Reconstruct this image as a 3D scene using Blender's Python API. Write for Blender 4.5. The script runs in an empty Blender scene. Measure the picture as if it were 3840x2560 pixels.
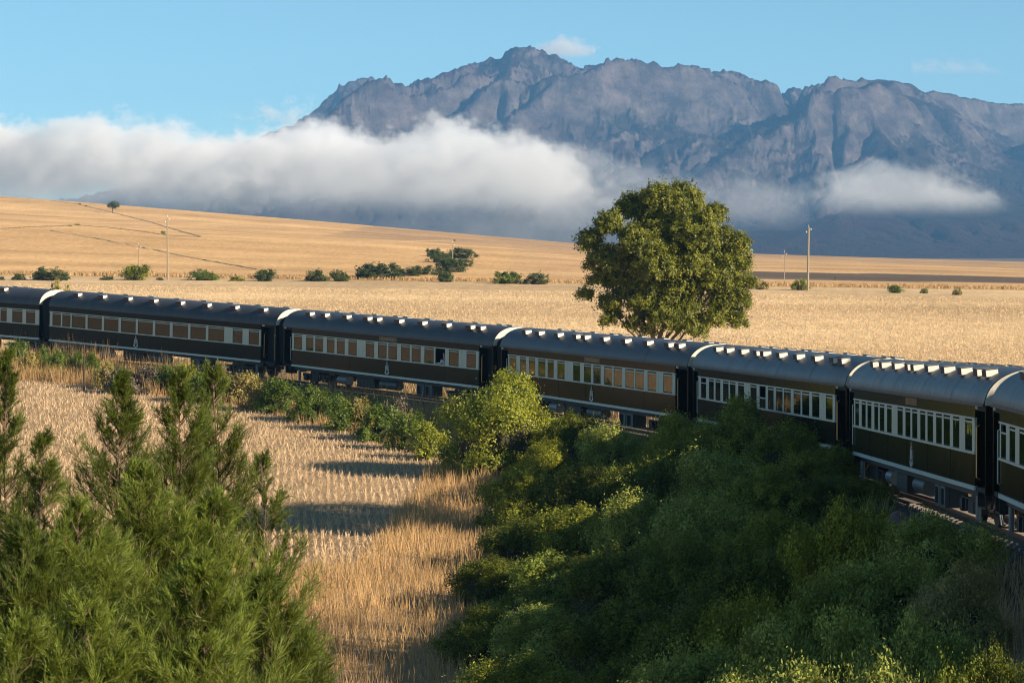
import bpy, math, random
import numpy as np
from mathutils import Vector, Matrix
R = math.radians
rng = np.random.default_rng(7)
random.seed(7)
sc = bpy.context.scene
col = sc.collection

# ------------------------------------------------------------------ camera
F, HY, ZC = 10219.6, 930.0, 8.35          # focal length in pixels of a 3840 wide frame, horizon row, eye height
cam_d = bpy.data.cameras.new('camera')
cam = bpy.data.objects.new('camera', cam_d)
col.objects.link(cam)
cam_d.sensor_width = 36.0
cam_d.lens = F / 3840 * 36.0
cam_d.clip_start = 0.5
cam_d.clip_end = 30000
cam.location = (0, 0, ZC)
cam.rotation_euler = (R(90) - math.atan((1280 - HY) / F), 0, 0)
cam_d.dof.use_dof = True
cam_d.dof.focus_distance = 110
cam_d.dof.aperture_fstop = 16
sc.camera = cam

# ------------------------------------------------------------------ light
SUN_AZ, SUN_EL = R(119), R(23.5)            # azimuth clockwise from +Y
S = Vector((math.sin(SUN_AZ) * math.cos(SUN_EL), math.cos(SUN_AZ) * math.cos(SUN_EL), math.sin(SUN_EL)))
world = bpy.data.worlds.new('World')
sc.world = world
world.use_nodes = True
wn = world.node_tree
bg = wn.nodes['Background']
sky = wn.nodes.new('ShaderNodeTexSky')
sky.sky_type = 'NISHITA'
sky.sun_disc = False
sky.sun_elevation = SUN_EL
sky.sun_rotation = SUN_AZ
sky.altitude = 300
sky.air_density = 0.6
sky.dust_density = 0.0
sky.ozone_density = 2.5
skm = wn.nodes.new('ShaderNodeMix'); skm.data_type = 'RGBA'; skm.blend_type = 'MULTIPLY'; skm.inputs[0].default_value = 1.0
skm.inputs[7].default_value = (0.84, 1.0, 0.86, 1)       # clear autumn air: a greener blue all over the sky
wn.links.new(sky.outputs[0], skm.inputs[6]); wn.links.new(skm.outputs[2], bg.inputs[0])
bg.inputs[1].default_value = 0.070
sun_d = bpy.data.lights.new('sun', 'SUN')
sun_d.energy = 4.5
sun_d.angle = R(0.5)
sun_d.color = (1.0, 0.84, 0.63)
sun = bpy.data.objects.new('sun', sun_d)
col.objects.link(sun)
sun.rotation_euler = S.to_track_quat('Z', 'Y').to_euler()
sun.location = (60, -40, 80)
sc.view_settings.view_transform = 'Standard'
sc.view_settings.look = 'None'
sc.view_settings.gamma = 1
sc.view_settings.use_curve_mapping = False
sc.view_settings.exposure = 1.08
sc.render.engine = 'CYCLES'
cy = sc.cycles
cy.max_bounces = 8
cy.diffuse_bounces = 4
cy.glossy_bounces = 3
cy.transmission_bounces = 4
cy.transparent_max_bounces = 16
cy.volume_bounces = 6
cy.volume_max_steps = 256
cy.use_denoising = True
cy.filter_width = 1.1
cy.use_adaptive_sampling = True
cy.adaptive_threshold = 0.01


# ------------------------------------------------------------------ helpers
def tag(o, label=None, cat=None, group=None, kind=None):
    if label: o['label'] = label
    if cat: o['category'] = cat
    if group: o['group'] = group
    if kind: o['kind'] = kind
    return o


def empty(name, loc=(0, 0, 0), rot=(0, 0, 0)):
    o = bpy.data.objects.new(name, None)
    o.location = loc
    o.rotation_euler = rot
    o.empty_display_size = 0.3
    col.objects.link(o)
    return o


def obj(name, me, m=None, parent=None, loc=None):
    o = bpy.data.objects.new(name, me)
    col.objects.link(o)
    if m is not None and not me.materials: me.materials.append(m)
    if parent is not None: o.parent = parent
    if loc is not None: o.location = loc
    return o


def npmesh(name, V, Fq, attrs=None, smooth=False):
    """V (n,3), Fq (m,k) with constant k; attrs: dict name -> per face float / per vertex colour"""
    V = np.asarray(V, np.float32); Fq = np.asarray(Fq, np.int32)
    me = bpy.data.meshes.new(name)
    m, k = Fq.shape
    me.vertices.add(len(V)); me.vertices.foreach_set('co', V.ravel())
    me.loops.add(m * k); me.loops.foreach_set('vertex_index', Fq.ravel())
    me.polygons.add(m)
    me.polygons.foreach_set('loop_start', np.arange(0, m * k, k, dtype=np.int32))
    if smooth: me.polygons.foreach_set('use_smooth', np.ones(m, bool))
    me.update(calc_edges=True)
    for nm, a in (attrs or {}).items():
        a = np.asarray(a, np.float32)
        if a.ndim == 1:
            at_ = me.attributes.new(nm, 'FLOAT', 'FACE' if len(a) == m else 'POINT')
            at_.data.foreach_set('value', a)
        else:
            at_ = me.attributes.new(nm, 'FLOAT_COLOR', 'POINT')
            at_.data.foreach_set('color', np.c_[a, np.ones(len(a))].astype(np.float32).ravel())
    return me


class MB:
    """collects boxes, prisms and tubes into ONE mesh"""
    def __init__(self): self.v = []; self.f = []
    def add(self, vs, fs):
        n = len(self.v); self.v += [tuple(p) for p in vs]; self.f += [tuple(i + n for i in f) for f in fs]; return self
    def box(self, x0, x1, y0, y1, z0, z1):
        x0, x1 = min(x0, x1), max(x0, x1); y0, y1 = min(y0, y1), max(y0, y1)
        return self.add([(x0, y0, z0), (x1, y0, z0), (x1, y1, z0), (x0, y1, z0), (x0, y0, z1), (x1, y0, z1), (x1, y1, z1), (x0, y1, z1)],
                        [(0, 3, 2, 1), (4, 5, 6, 7), (0, 1, 5, 4), (1, 2, 6, 5), (2, 3, 7, 6), (3, 0, 4, 7)])
    def bevbox(self, x0, x1, y0, y1, z0, z1, b):
        V = []
        for z, i in ((z0, b), (z0 + b, 0), (z1 - b, 0), (z1, b)):
            V += [(x0 + i, y0 + i, z), (x1 - i, y0 + i, z), (x1 - i, y1 - i, z), (x0 + i, y1 - i, z)]
        Fs = [(3, 2, 1, 0), (12, 13, 14, 15)]
        for l in range(3):
            for k in range(4):
                a = l * 4 + k; c = l * 4 + (k + 1) % 4
                Fs.append((a, c, c + 4, a + 4))
        return self.add(V, Fs)
    def prism(self, pts, y0, y1, axis='y'):
        n = len(pts)
        def P(p, d): return (p[0], d, p[1]) if axis == 'y' else ((d, p[0], p[1]) if axis == 'x' else (p[0], p[1], d))
        V = [P(p, y0) for p in pts] + [P(p, y1) for p in pts]
        Fs = [tuple(range(n)), tuple(range(2 * n - 1, n - 1, -1))]
        for i in range(n): Fs.append((i, i + n, (i + 1) % n + n, (i + 1) % n))
        return self.add(V, Fs)
    def tube(self, pts, rad, n=8, cap=True):
        pts = [Vector(p) for p in pts]
        if not hasattr(rad, '__len__'): rad = [rad] * len(pts)
        V = []; Fs = []
        for i, p in enumerate(pts):
            d = (pts[min(i + 1, len(pts) - 1)] - pts[max(i - 1, 0)]).normalized()
            a = d.cross(Vector((0, 0, 1)) if abs(d.z) < 0.9 else Vector((1, 0, 0))).normalized(); b = d.cross(a)
            for k in range(n):
                t = 2 * math.pi * k / n
                V.append(p + (a * math.cos(t) + b * math.sin(t)) * rad[i])
        for i in range(len(pts) - 1):
            for k in range(n):
                Fs.append((i * n + k, i * n + (k + 1) % n, (i + 1) * n + (k + 1) % n, (i + 1) * n + k))
        if cap:
            Fs.append(tuple(range(n - 1, -1, -1))); e = (len(pts) - 1) * n; Fs.append(tuple(range(e, e + n)))
        return self.add(V, Fs)
    def cyl(self, c, axis, r, h0, h1, n=20):
        V = []
        for h in (h0, h1):
            for k in range(n):
                t = 2 * math.pi * k / n; a, b = r * math.cos(t), r * math.sin(t)
                V.append((c[0] + h, c[1] + a, c[2] + b) if axis == 'x' else ((c[0] + a, c[1] + h, c[2] + b) if axis == 'y' else (c[0] + a, c[1] + b, c[2] + h)))
        Fs = [tuple(range(n)), tuple(range(2 * n - 1, n - 1, -1))] + [(k, k + n, (k + 1) % n + n, (k + 1) % n) for k in range(n)]
        return self.add(V, Fs)
    def mesh(self, name, smooth=False):
        me = bpy.data.meshes.new(name)
        me.from_pydata(self.v, [], self.f)
        import bmesh
        bm = bmesh.new(); bm.from_mesh(me); bmesh.ops.recalc_face_normals(bm, faces=bm.faces); bm.to_mesh(me); bm.free()
        if smooth:
            me.polygons.foreach_set('use_smooth', np.ones(len(me.polygons), bool))
            me.set_sharp_from_angle(angle=R(35))
        return me
    def build(self, name, m=None, parent=None, smooth=False):
        return obj(name, self.mesh(name, smooth), m, parent)


# ---- numpy gradient noise
_P = np.random.default_rng(3).permutation(512)
_A = np.random.default_rng(4).uniform(0, 2 * np.pi, 512)
def perlin(x, y):
    xi = np.floor(x).astype(int); yi = np.floor(y).astype(int); xf = x - xi; yf = y - yi
    u = xf * xf * xf * (xf * (xf * 6 - 15) + 10); v = yf * yf * yf * (yf * (yf * 6 - 15) + 10)
    def g(ix, iy, dx, dy):
        a = _A[_P[(ix + _P[iy & 511]) & 511]]; return np.cos(a) * dx + np.sin(a) * dy
    a = g(xi, yi, xf, yf); b = g(xi + 1, yi, xf - 1, yf); c = g(xi, yi + 1, xf, yf - 1); d = g(xi + 1, yi + 1, xf - 1, yf - 1)
    return (a * (1 - u) + b * u) * (1 - v) + (c * (1 - u) + d * u) * v
def fbm(x, y, o=4, g=0.5):
    s = 0; a = 1.0
    for i in range(o): s = s + a * perlin(x * 2 ** i + 17 * i, y * 2 ** i - 9 * i); a *= g
    return s
def ridged(x, y, o=4, g=0.5):
    s = 0; a = 1.0; w = 1.0
    for i in range(o):
        n = (1 - np.abs(perlin(x * 2 ** i + 31 * i, y * 2 ** i + 13 * i)) * 2) ** 2
        s = s + a * n * w; w = np.clip(n * 1.4, 0, 1); a *= g
    return s
def sstep(a, b, x):
    t = np.clip((x - a) / (b - a), 0, 1); return t * t * (3 - 2 * t)


# ---- material helper
def mat(name, base=(0.5, 0.5, 0.5), rough=0.6, metal=0.0, spec=0.5):
    m = bpy.data.materials.new(name); m.use_nodes = True
    b = m.node_tree.nodes['Principled BSDF']
    b.inputs['Base Color'].default_value = (*base, 1); b.inputs['Roughness'].default_value = rough
    b.inputs['Metallic'].default_value = metal; b.inputs['Specular IOR Level'].default_value = spec
    return m
class NT:
    def __init__(self, m): self.t = m.node_tree; self.n = self.t.nodes; self.l = self.t.links; self.b = self.n.get('Principled BSDF')
    def new(self, typ, **kw):
        nd = self.n.new(typ)
        for k, v in kw.items(): setattr(nd, k, v)
        return nd
    def link(self, a, b): self.l.new(a, b)
    def noise(self, vec, scale, detail=4, rough=0.55):
        nd = self.new('ShaderNodeTexNoise'); nd.inputs['Scale'].default_value = scale; nd.inputs['Detail'].default_value = detail
        nd.inputs['Roughness'].default_value = rough
        if vec is not None: self.link(vec, nd.inputs['Vector'])
        return nd.outputs['Fac']
    def mapping(self, vec, scale=(1, 1, 1), rot=(0, 0, 0), loc=(0, 0, 0)):
        nd = self.new('ShaderNodeMapping'); nd.inputs['Scale'].default_value = scale; nd.inputs['Rotation'].default_value = rot
        nd.inputs['Location'].default_value = loc
        self.link(vec, nd.inputs['Vector']); return nd.outputs[0]
    def ramp(self, fac, stops, interp='LINEAR'):
        nd = self.new('ShaderNodeValToRGB'); cr = nd.color_ramp; cr.interpolation = interp
        while len(cr.elements) < len(stops): cr.elements.new(0.5)
        for e, (p, c) in zip(cr.elements, stops):
            e.position = p; e.color = (*c, 1) if hasattr(c, '__len__') else (c, c, c, 1)
        self.link(fac, nd.inputs[0]); return nd.outputs[0]
    def mix(self, fac, a, b, mode='MIX'):
        nd = self.new('ShaderNodeMix', data_type='RGBA', blend_type=mode)
        for i, x in ((0, fac), (6, a), (7, b)):
            if hasattr(x, 'node'): self.link(x, nd.inputs[i])
            elif hasattr(x, '__len__'): nd.inputs[i].default_value = (*x, 1)
            else: nd.inputs[i].default_value = x if i == 0 else (x, x, x, 1)
        return nd.outputs[2]
    def math(self, op, a, b=0.0, c=None, clamp=False):
        nd = self.new('ShaderNodeMath', operation=op, use_clamp=clamp)
        for i, x in enumerate((a, b) if c is None else (a, b, c)):
            if hasattr(x, 'node'): self.link(x, nd.inputs[i])
            else: nd.inputs[i].default_value = x
        return nd.outputs[0]
    def obj(self): return self.new('ShaderNodeTexCoord').outputs['Object']
    def pos(self): return self.new('ShaderNodeNewGeometry').outputs['Position']
    def attr(self, name, out='Fac'):
        nd = self.new('ShaderNodeAttribute', attribute_name=name); return nd.outputs[out]
    def bump(self, h, strength, dist):
        nd = self.new('ShaderNodeBump'); nd.inputs['Strength'].default_value = strength; nd.inputs['Distance'].default_value = dist
        self.link(h, nd.inputs['Height']); self.link(nd.outputs[0], self.b.inputs['Normal'])


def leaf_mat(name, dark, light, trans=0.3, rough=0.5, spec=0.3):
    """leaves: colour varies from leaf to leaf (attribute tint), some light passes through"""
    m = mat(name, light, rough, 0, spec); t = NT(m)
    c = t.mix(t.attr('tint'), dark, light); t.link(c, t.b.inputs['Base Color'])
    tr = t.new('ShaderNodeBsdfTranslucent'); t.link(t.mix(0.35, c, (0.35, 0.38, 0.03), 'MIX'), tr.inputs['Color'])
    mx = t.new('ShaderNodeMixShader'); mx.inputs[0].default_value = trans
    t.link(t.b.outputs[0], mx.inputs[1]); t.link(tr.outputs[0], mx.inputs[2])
    t.link(mx.outputs[0], t.n['Material Output'].inputs[0])
    return m


# ------------------------------------------------------------------ track line (plan and level)
PK = dict(x0=-0.211704, y0=137.359, th0=2.68522, k=0.0093732, k2=-6.48973e-06, k3=-4.66228e-07)
def _th(s):
    sc_ = np.clip(s, -75, 74)
    th = PK['th0'] + PK['k'] * sc_ + PK['k2'] * sc_ ** 2 + PK['k3'] * sc_ ** 3
    return th
def rail_z(s):
    c = np.clip(s, -62, 80)
    z = -4.99533 - 0.0107376 * c + 0.000355339 * c * c
    z = z + (s - c) * np.where(s > 0, 0.012, -0.018)
    return z + ZC - 3.30
_s = np.arange(-330, 330.01, 0.5)
_i0 = int(np.argmin(abs(_s)))
_dx = np.sin(_th(_s)); _dy = np.cos(_th(_s))
_X = np.concatenate([[0], np.cumsum((_dx[1:] + _dx[:-1]) / 2 * 0.5)]); _Y = np.concatenate([[0], np.cumsum((_dy[1:] + _dy[:-1]) / 2 * 0.5)])
_X += PK['x0'] - _X[_i0]; _Y += PK['y0'] - _Y[_i0]
# centre line of the track lies 1.4 m to the far side of the wall line
CX = _X - _dy * 1.4; CY = _Y + _dx * 1.4
def center(s):
    return np.interp(s, _s, CX), np.interp(s, _s, CY)
def tangent(s):
    th = _th(np.asarray(s, float)); return np.sin(th), np.cos(th)
def track_near(x, y):
    """distance to the track centre line (negative on the camera side) and chainage"""
    x = np.asarray(x, float); y = np.asarray(y, float); sh = x.shape
    x = x.ravel(); y = y.ravel(); D = np.empty(len(x)); Sx = np.empty(len(x))
    px, py, ps = CX[::4], CY[::4], _s[::4]
    for a in range(0, len(x), 20000):
        b = slice(a, a + 20000)
        d2 = (x[b, None] - px) ** 2 + (y[b, None] - py) ** 2
        i = d2.argmin(1); tx, ty = np.sin(_th(ps[i])), np.cos(_th(ps[i]))
        dx = x[b] - px[i]; dy = y[b] - py[i]
        lat = dx * (-ty) + dy * tx
        D[b] = np.where(np.abs(lat) > 1e-9, np.sign(lat), 1) * np.sqrt(d2[np.arange(len(i)), i])
        Sx[b] = ps[i] + dx * tx + dy * ty
    return D.reshape(sh), Sx.reshape(sh)


# ------------------------------------------------------------------ ground level
_skx = np.array([-3500, -1920, -1400, -777, 270, 910, 1920, 3500]) / F
_skp = np.array([690, 735, 775, 825, 915, 952, 986, 1015])
def ground(x, y, full=False):
    x = np.asarray(x, float); y = np.asarray(y, float)
    d, s = track_near(x, y)
    rz = rail_z(np.clip(s, -90, 100))
    zn = np.interp(y, [-50, 50, 70, 107, 135, 150, 175, 220], [-3.2, -2.9, -2.5, -1.85, -0.9, -0.2, 0.9, 1.8]) + 0.12 * fbm(x / 14, y / 14, 2)
    base = np.interp(y, [0, 100, 180, 390, 450], [0.0, 0.1, 1.0, 3.65, 4.3]) - 0.0148 * x * sstep(120, 380, y)
    u = x / np.maximum(y, 100.0)
    zs = ZC + (HY - np.interp(u, _skx, _skp)) / F * 1200.0
    t = np.clip((y - 390) / 810, 0, None)
    z39 = 3.65 - 0.0148 * np.clip(u * 390, -200, 200)
    hill = z39 + (zs - z39) * np.where(t < 1, t + 0.10 * np.sin(np.pi * t) * np.sin(2.2 * np.pi * t), 1)
    hill = hill + fbm(x / 260 + 3, y / 260, 3) * 1.6 * sstep(0.05, 0.3, t) * (1 - sstep(0.8, 1.0, t))
    z_far_drop = hill - (hill + 6) * sstep(1.0, 2.6, t) 
    zf = np.where(y < 390, base, np.where(t < 1, hill, z_far_drop))
    zb = np.where(d < 0, zn, zf)
    ad = np.abs(d)
    emb = sstep(2.5, 2.5 + np.where(d < 0, 5.5, 5.0), ad)
    z = (rz - 0.50) * (1 - emb) + zb * emb
    z = z - 0.28 * sstep(1.9, 3.0, ad) * (1 - emb)
    if full: return z, d, s
    return z
def gz(x, y): return float(ground(np.array([x]), np.array([y]))[0])
def hit(px, py, y0=40.0, y1=1900.0):
    """where the sight line through picture point (px, py) meets the ground"""
    ys = np.concatenate([np.arange(y0, 480, 1.0), np.arange(480, y1, 4.0)])
    xs = (px - 1920) / F * ys; zl = ZC + (HY - py) / F * ys
    b = np.nonzero(zl <= ground(xs, ys))[0]
    i = b[0] if len(b) else len(ys) - 1
    return float(xs[i]), float(ys[i])

yr = np.concatenate([np.arange(-120, 40, 8.0), np.arange(40, 190, 0.75), 190 * (9000 / 190) ** (np.arange(0, 231) / 230.0)])
xr = np.concatenate([-44 - np.cumsum(0.85 * 1.09 ** np.arange(60))[::-1], np.arange(-44, 24, 0.75), 24 + np.cumsum(0.8 * 1.09 ** np.arange(64))])
XX, YY = np.meshgrid(xr, yr)
# beyond 190 m the columns fan out so that the sheet widens with distance
fan = 1 + np.clip(YY - 190, 0, None) / 190 * 0.9
XX = XX * np.where(YY > 190, fan, 1)
ZZ, DD, SS = ground(XX, YY, full=True)
DD_, = (DD,)
# real colours of the different soils and crops
def C(*c): return np.array(c, float)
colr = np.zeros(XX.shape + (3,)) + C(0.66, 0.42, 0.20)
def paint(mask, c):
    global colr
    colr = colr * (1 - mask[..., None]) + C(*c) * mask[..., None]
nz = fbm(XX / 9, YY / 9, 3)
UU = XX / np.maximum(YY, 60); 
near = (DD < 0) & (YY < 300)
paint(near * 1.0, (0.42, 0.30, 0.18))
verge = (np.abs(DD) < 9.0 + nz * 1.5) & (YY < 230)
paint(verge * 1.0, (0.27, 0.19, 0.10))
ball = sstep(3.2, 2.3, np.abs(DD) + nz * 0.5)
paint(ball, (0.09, 0.07, 0.055))
farf = (DD > 9) & (YY < 392)
paint(farf * 1.0, (0.68, 0.49, 0.28))
paint(((YY > 380) & (YY < 396)) * 0.8, (0.42, 0.28, 0.12))
# hillside fields
hx = XX; hy = YY
paint(((YY > 396) & (YY < 1250) & (UU > 0.0)) * 1.0, (0.62, 0.40, 0.20))
paint(((YY > 430 + 0.25 * XX) & (YY < 515 + 0.2 * XX) & (XX > 24)) * 1.0, (0.15, 0.115, 0.085))
paint(((YY > 850) & (YY < 1250) & (XX > -60)) * 0.6, (0.38, 0.25, 0.15))
paint(sstep(1250, 1500, YY), (0.16, 0.13, 0.09))
nxr = len(xr); nyr = len(yr)
idx = np.arange(nxr * nyr).reshape(nyr, nxr)
Fq = np.stack([idx[:-1, :-1], idx[:-1, 1:], idx[1:, 1:], idx[1:, :-1]], -1).reshape(-1, 4)
me = npmesh('ground', np.stack([XX, YY, ZZ], -1).reshape(-1, 3), Fq, {'soil': colr.reshape(-1, 3)}, smooth=True)
m_ground = mat('soil and straw', rough=0.95, spec=0.1); t = NT(m_ground)
P = t.pos(); a = t.attr('soil', 'Color')
n1 = t.noise(t.mapping(P, (0.05, 0.012, 0.05)), 1.0, 6, 0.6)
n2 = t.noise(t.mapping(P, (1.3, 0.25, 1)), 1.0, 5, 0.7)
n3 = t.noise(t.mapping(P, (0.004, 0.03, 0.004), rot=(0, 0, 0.06)), 1.0, 5, 0.6)
n4 = t.noise(t.mapping(P, (6, 3, 4)), 1.0, 3, 0.7)
c = t.mix(1.0, a, t.ramp(n1, [(0.3, 0.82), (0.7, 1.16)]), 'MULTIPLY')
c = t.mix(0.8, c, t.ramp(n2, [(0.3, 0.72), (0.7, 1.22)]), 'MULTIPLY')
c = t.mix(1.0, c, t.ramp(n3, [(0.35, (0.80, 0.76, 0.72)), (0.65, (1.12, 1.12, 1.10))]), 'MULTIPLY')
c = t.mix(0.6, c, t.ramp(n4, [(0.3, 0.7), (0.7, 1.25)]), 'MULTIPLY')
t.link(c, t.b.inputs['Base Color'])
t.bump(t.math('ADD', n2, t.math('MULTIPLY', n4, 0.5)), 0.8, 0.12)
tag(obj('ground', me, m_ground), kind='structure')


# ------------------------------------------------------------------ mountain
sk = [(-900, 620), (-400, 560), (0, 480), (200, 450), (400, 400), (560, 330), (640, 300), (700, 272), (720, 255), (745, 235), (770, 210), (800, 188), (830, 183), (860, 177),
      (885, 175), (905, 188), (930, 200), (950, 190), (985, 182), (1010, 172), (1040, 163), (1070, 148), (1080, 145), (1095, 150), (1110, 142),
      (1150, 135), (1160, 120), (1178, 112), (1200, 110), (1230, 112), (1270, 128), (1310, 145), (1340, 158), (1360, 152), (1390, 138), (1430, 138),
      (1480, 140), (1510, 155), (1540, 152), (1570, 148), (1600, 155), (1640, 165), (1690, 165), (1715, 178), (1760, 190), (1800, 205), (1842, 219),
      (1850, 195), (1870, 183), (1900, 185), (1930, 178), (1975, 188), (2010, 182), (2060, 190), (2120, 208), (2200, 220), (2280, 238), (2352, 243),
      (2600, 275), (3000, 330), (3400, 380)]
sku = (np.array([p[0] for p in sk]) * 1.6327 - 1920) / F; skv = (HY - np.array([p[1] for p in sk]) * 1.6327) / F
YR = 6100.0
EDX = 8.0
ex_ = np.arange(-2050, 2150, EDX); ey_ = np.arange(3650, 7000, EDX)
GX, GY = np.meshgrid(ex_, ey_)
def eroded():
    """a ridge cut by running water: uplift and stream erosion on a regular grid"""
    top = np.interp(GX / YR, sku, skv) * YR
    tt = (GY - 3700) / (YR - 3700)
    E = np.interp(tt, [0, .12, .3, .45, .6, .75, .9, 1, 1.15, 1.4], [0, .04, .11, .19, .34, .58, .86, 1, .8, .5])
    tgt = top * E
    sx = GX + .55 * (YR - GY) + 90 * fbm(GX / 420, GY / 520, 3)
    sp = ridged(sx / 560 + 5.3, GY / 2200, 2, .5)
    h = tgt * .9 + np.clip(tgt / 300, 0, 1) * (215 * (sp - .72) + 16 * fbm(GX / 160, GY / 160, 3)) + fbm(GX / 60, GY / 60, 3) * 2.5
    ny, nx = h.shape; ids = np.arange(nx * ny).reshape(ny, nx)
    edge = np.zeros((ny, nx), bool); edge[0] = edge[-1] = True; edge[:, 0] = edge[:, -1] = True
    for it in range(22):
        hp = np.pad(h, 1, 'edge'); best = np.zeros_like(h); rec = ids.copy()
        for dy, dx in [(-1, 0), (1, 0), (0, -1), (0, 1), (-1, -1), (-1, 1), (1, -1), (1, 1)]:
            sl = (h - hp[1 + dy:1 + dy + ny, 1 + dx:1 + dx + nx]) / (EDX * math.hypot(dy, dx)); ok = sl > best
            best[ok] = sl[ok]; rec[ok] = (ids + dy * nx + dx)[ok]
        rec[edge] = ids[edge]
        ol = np.argsort(h.ravel()).tolist(); rl = rec.ravel().tolist(); A = [1.0] * (nx * ny)
        for c_ in reversed(ol):
            q = rl[c_]
            if q != c_: A[q] += A[c_]
        hl = h.ravel().tolist(); fl = (.055 * np.array(A) ** .5).tolist()
        for c_ in ol:
            q = rl[c_]
            if q != c_: hl[c_] = (hl[c_] + fl[c_] * hl[q]) / (1 + fl[c_])
        h = np.array(hl).reshape(ny, nx) + .35 * tgt / 22 * np.clip(tt, 0, 1)
        h = h + .02 * (np.roll(h, 1, 0) + np.roll(h, -1, 0) + np.roll(h, 1, 1) + np.roll(h, -1, 1) - 4 * h)
    return h
EH = eroded()
NU, NV = 1100, 330
uu = np.linspace(-0.27, 0.29, NU); yv = np.linspace(3700, 6900, NV)
U, Yv = np.meshgrid(uu, yv); Xm = U * Yv
tt = (Yv - 3700) / (YR - 3700)
def bil(G, X_, Y_):
    fx = np.clip((X_ - ex_[0]) / EDX, 0, len(ex_) - 1.001); fy = np.clip((Y_ - ey_[0]) / EDX, 0, len(ey_) - 1.001)
    ix = fx.astype(int); iy = fy.astype(int); fx -= ix; fy -= iy
    return (G[iy, ix] * (1 - fx) + G[iy, ix + 1] * fx) * (1 - fy) + (G[iy + 1, ix] * (1 - fx) + G[iy + 1, ix + 1] * fx) * fy
H = bil(EH, Xm, Yv)
crag = sstep(.35, .75, tt) * (1 - .75 * sstep(.105, .13, U))
H = H + crag * (9 * (ridged(Xm / 60 + .5 * fbm(Xm / 50, Yv / 50, 2), Yv / 75, 4, .65) - .8) + 2.6 * fbm(Xm / 12, Yv / 30, 3, .7))
ang = (H / Yv).max(0); tgt_ = np.interp(uu, sku, skv) + 0.0005 * fbm(uu * 260, uu * 0 + 2.2, 4, 0.6)
ratio = tgt_ / np.maximum(ang, 1e-3)
kern = np.hanning(27); kern /= kern.sum()
ratio = np.convolve(np.pad(ratio, 13, 'edge'), kern, 'valid')
Hn = H * (1 + (ratio[None] - 1) * sstep(0.1, 0.6, tt))
Zm = Hn + ZC * sstep(0, 0.3, tt) - 9 * (1 - sstep(0, 0.08, tt))
gy, gx = np.gradient(Zm); slope = np.hypot(gx / (Yv * (uu[1] - uu[0])), gy / (yv[1] - yv[0]))
rock = sstep(0.45, 1.0, slope + 0.35 * fbm(Xm / 60, Yv / 120, 3)) * sstep(0.3, 0.62, tt)
idm = np.arange(NU * NV).reshape(NV, NU)
Fm = np.stack([idm[:-1, :-1], idm[:-1, 1:], idm[1:, 1:], idm[1:, :-1]], -1).reshape(-1, 4)
me = npmesh('mountain', np.stack([Xm, Yv, Zm], -1).reshape(-1, 3), Fm, {'rock': rock.ravel(), 'height': tt.ravel()}, smooth=False)
m_mt = mat('mountain rock and heath', rough=0.95, spec=0.05); t = NT(m_mt)
P = t.pos()
n1 = t.noise(t.mapping(P, (0.012, 0.004, 0.02), rot=(0, 0.5, 0)), 1.0, 8, 0.7)
n2 = t.noise(t.mapping(P, (0.05, 0.02, 0.025), rot=(0, 0.4, 0)), 1.0, 6, 0.75)
n3 = t.noise(t.mapping(P, (0.0025, 0.0025, 0.004)), 1.0, 4, 0.6)
heath = t.mix(t.ramp(n3, [(0.4, 0.0), (0.6, 1.0)]), (0.042, 0.024, 0.026), (0.030, 0.027, 0.018))
rk = t.mix(t.ramp(n1, [(0.38, 0.0), (0.72, 1.0)]), (0.040, 0.033, 0.036), (0.19, 0.155, 0.145))
msk = t.math('ADD', t.math('MULTIPLY', t.attr('rock'), 0.85), t.math('MULTIPLY', t.math('SUBTRACT', n2, 0.5), 1.3), clamp=True)
msk2 = t.ramp(msk, [(0.42, 0.0), (1.0, 1.0)])
c = t.mix(msk2, heath, rk)
t.link(c, t.b.inputs['Base Color'])
t.bump(t.math('ADD', n2, n1), 1.0, 9.0)
tag(obj('mountain', me, m_mt), 'rugged grey rock mountain range rising behind the clouds', kind='structure')

# ------------------------------------------------------------------ haze and clouds
m_haze = bpy.data.materials.new('haze air'); m_haze.use_nodes = True
t = NT(m_haze); t.n.remove(t.b)
pv = t.new('ShaderNodeVolumePrincipled'); pv.inputs['Color'].default_value = (0.20, 0.52, 1.0, 1)
pv.inputs['Density'].default_value = 0.80e-4; pv.inputs['Anisotropy'].default_value = 0.0
t.link(pv.outputs[0], t.n['Material Output'].inputs['Volume'])
hz = MB().box(-6800, 6800, -300, 9300, -12, 530).build('haze', m_haze)
tag(hz, 'thin blue haze filling the valley air', kind='stuff')


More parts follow.
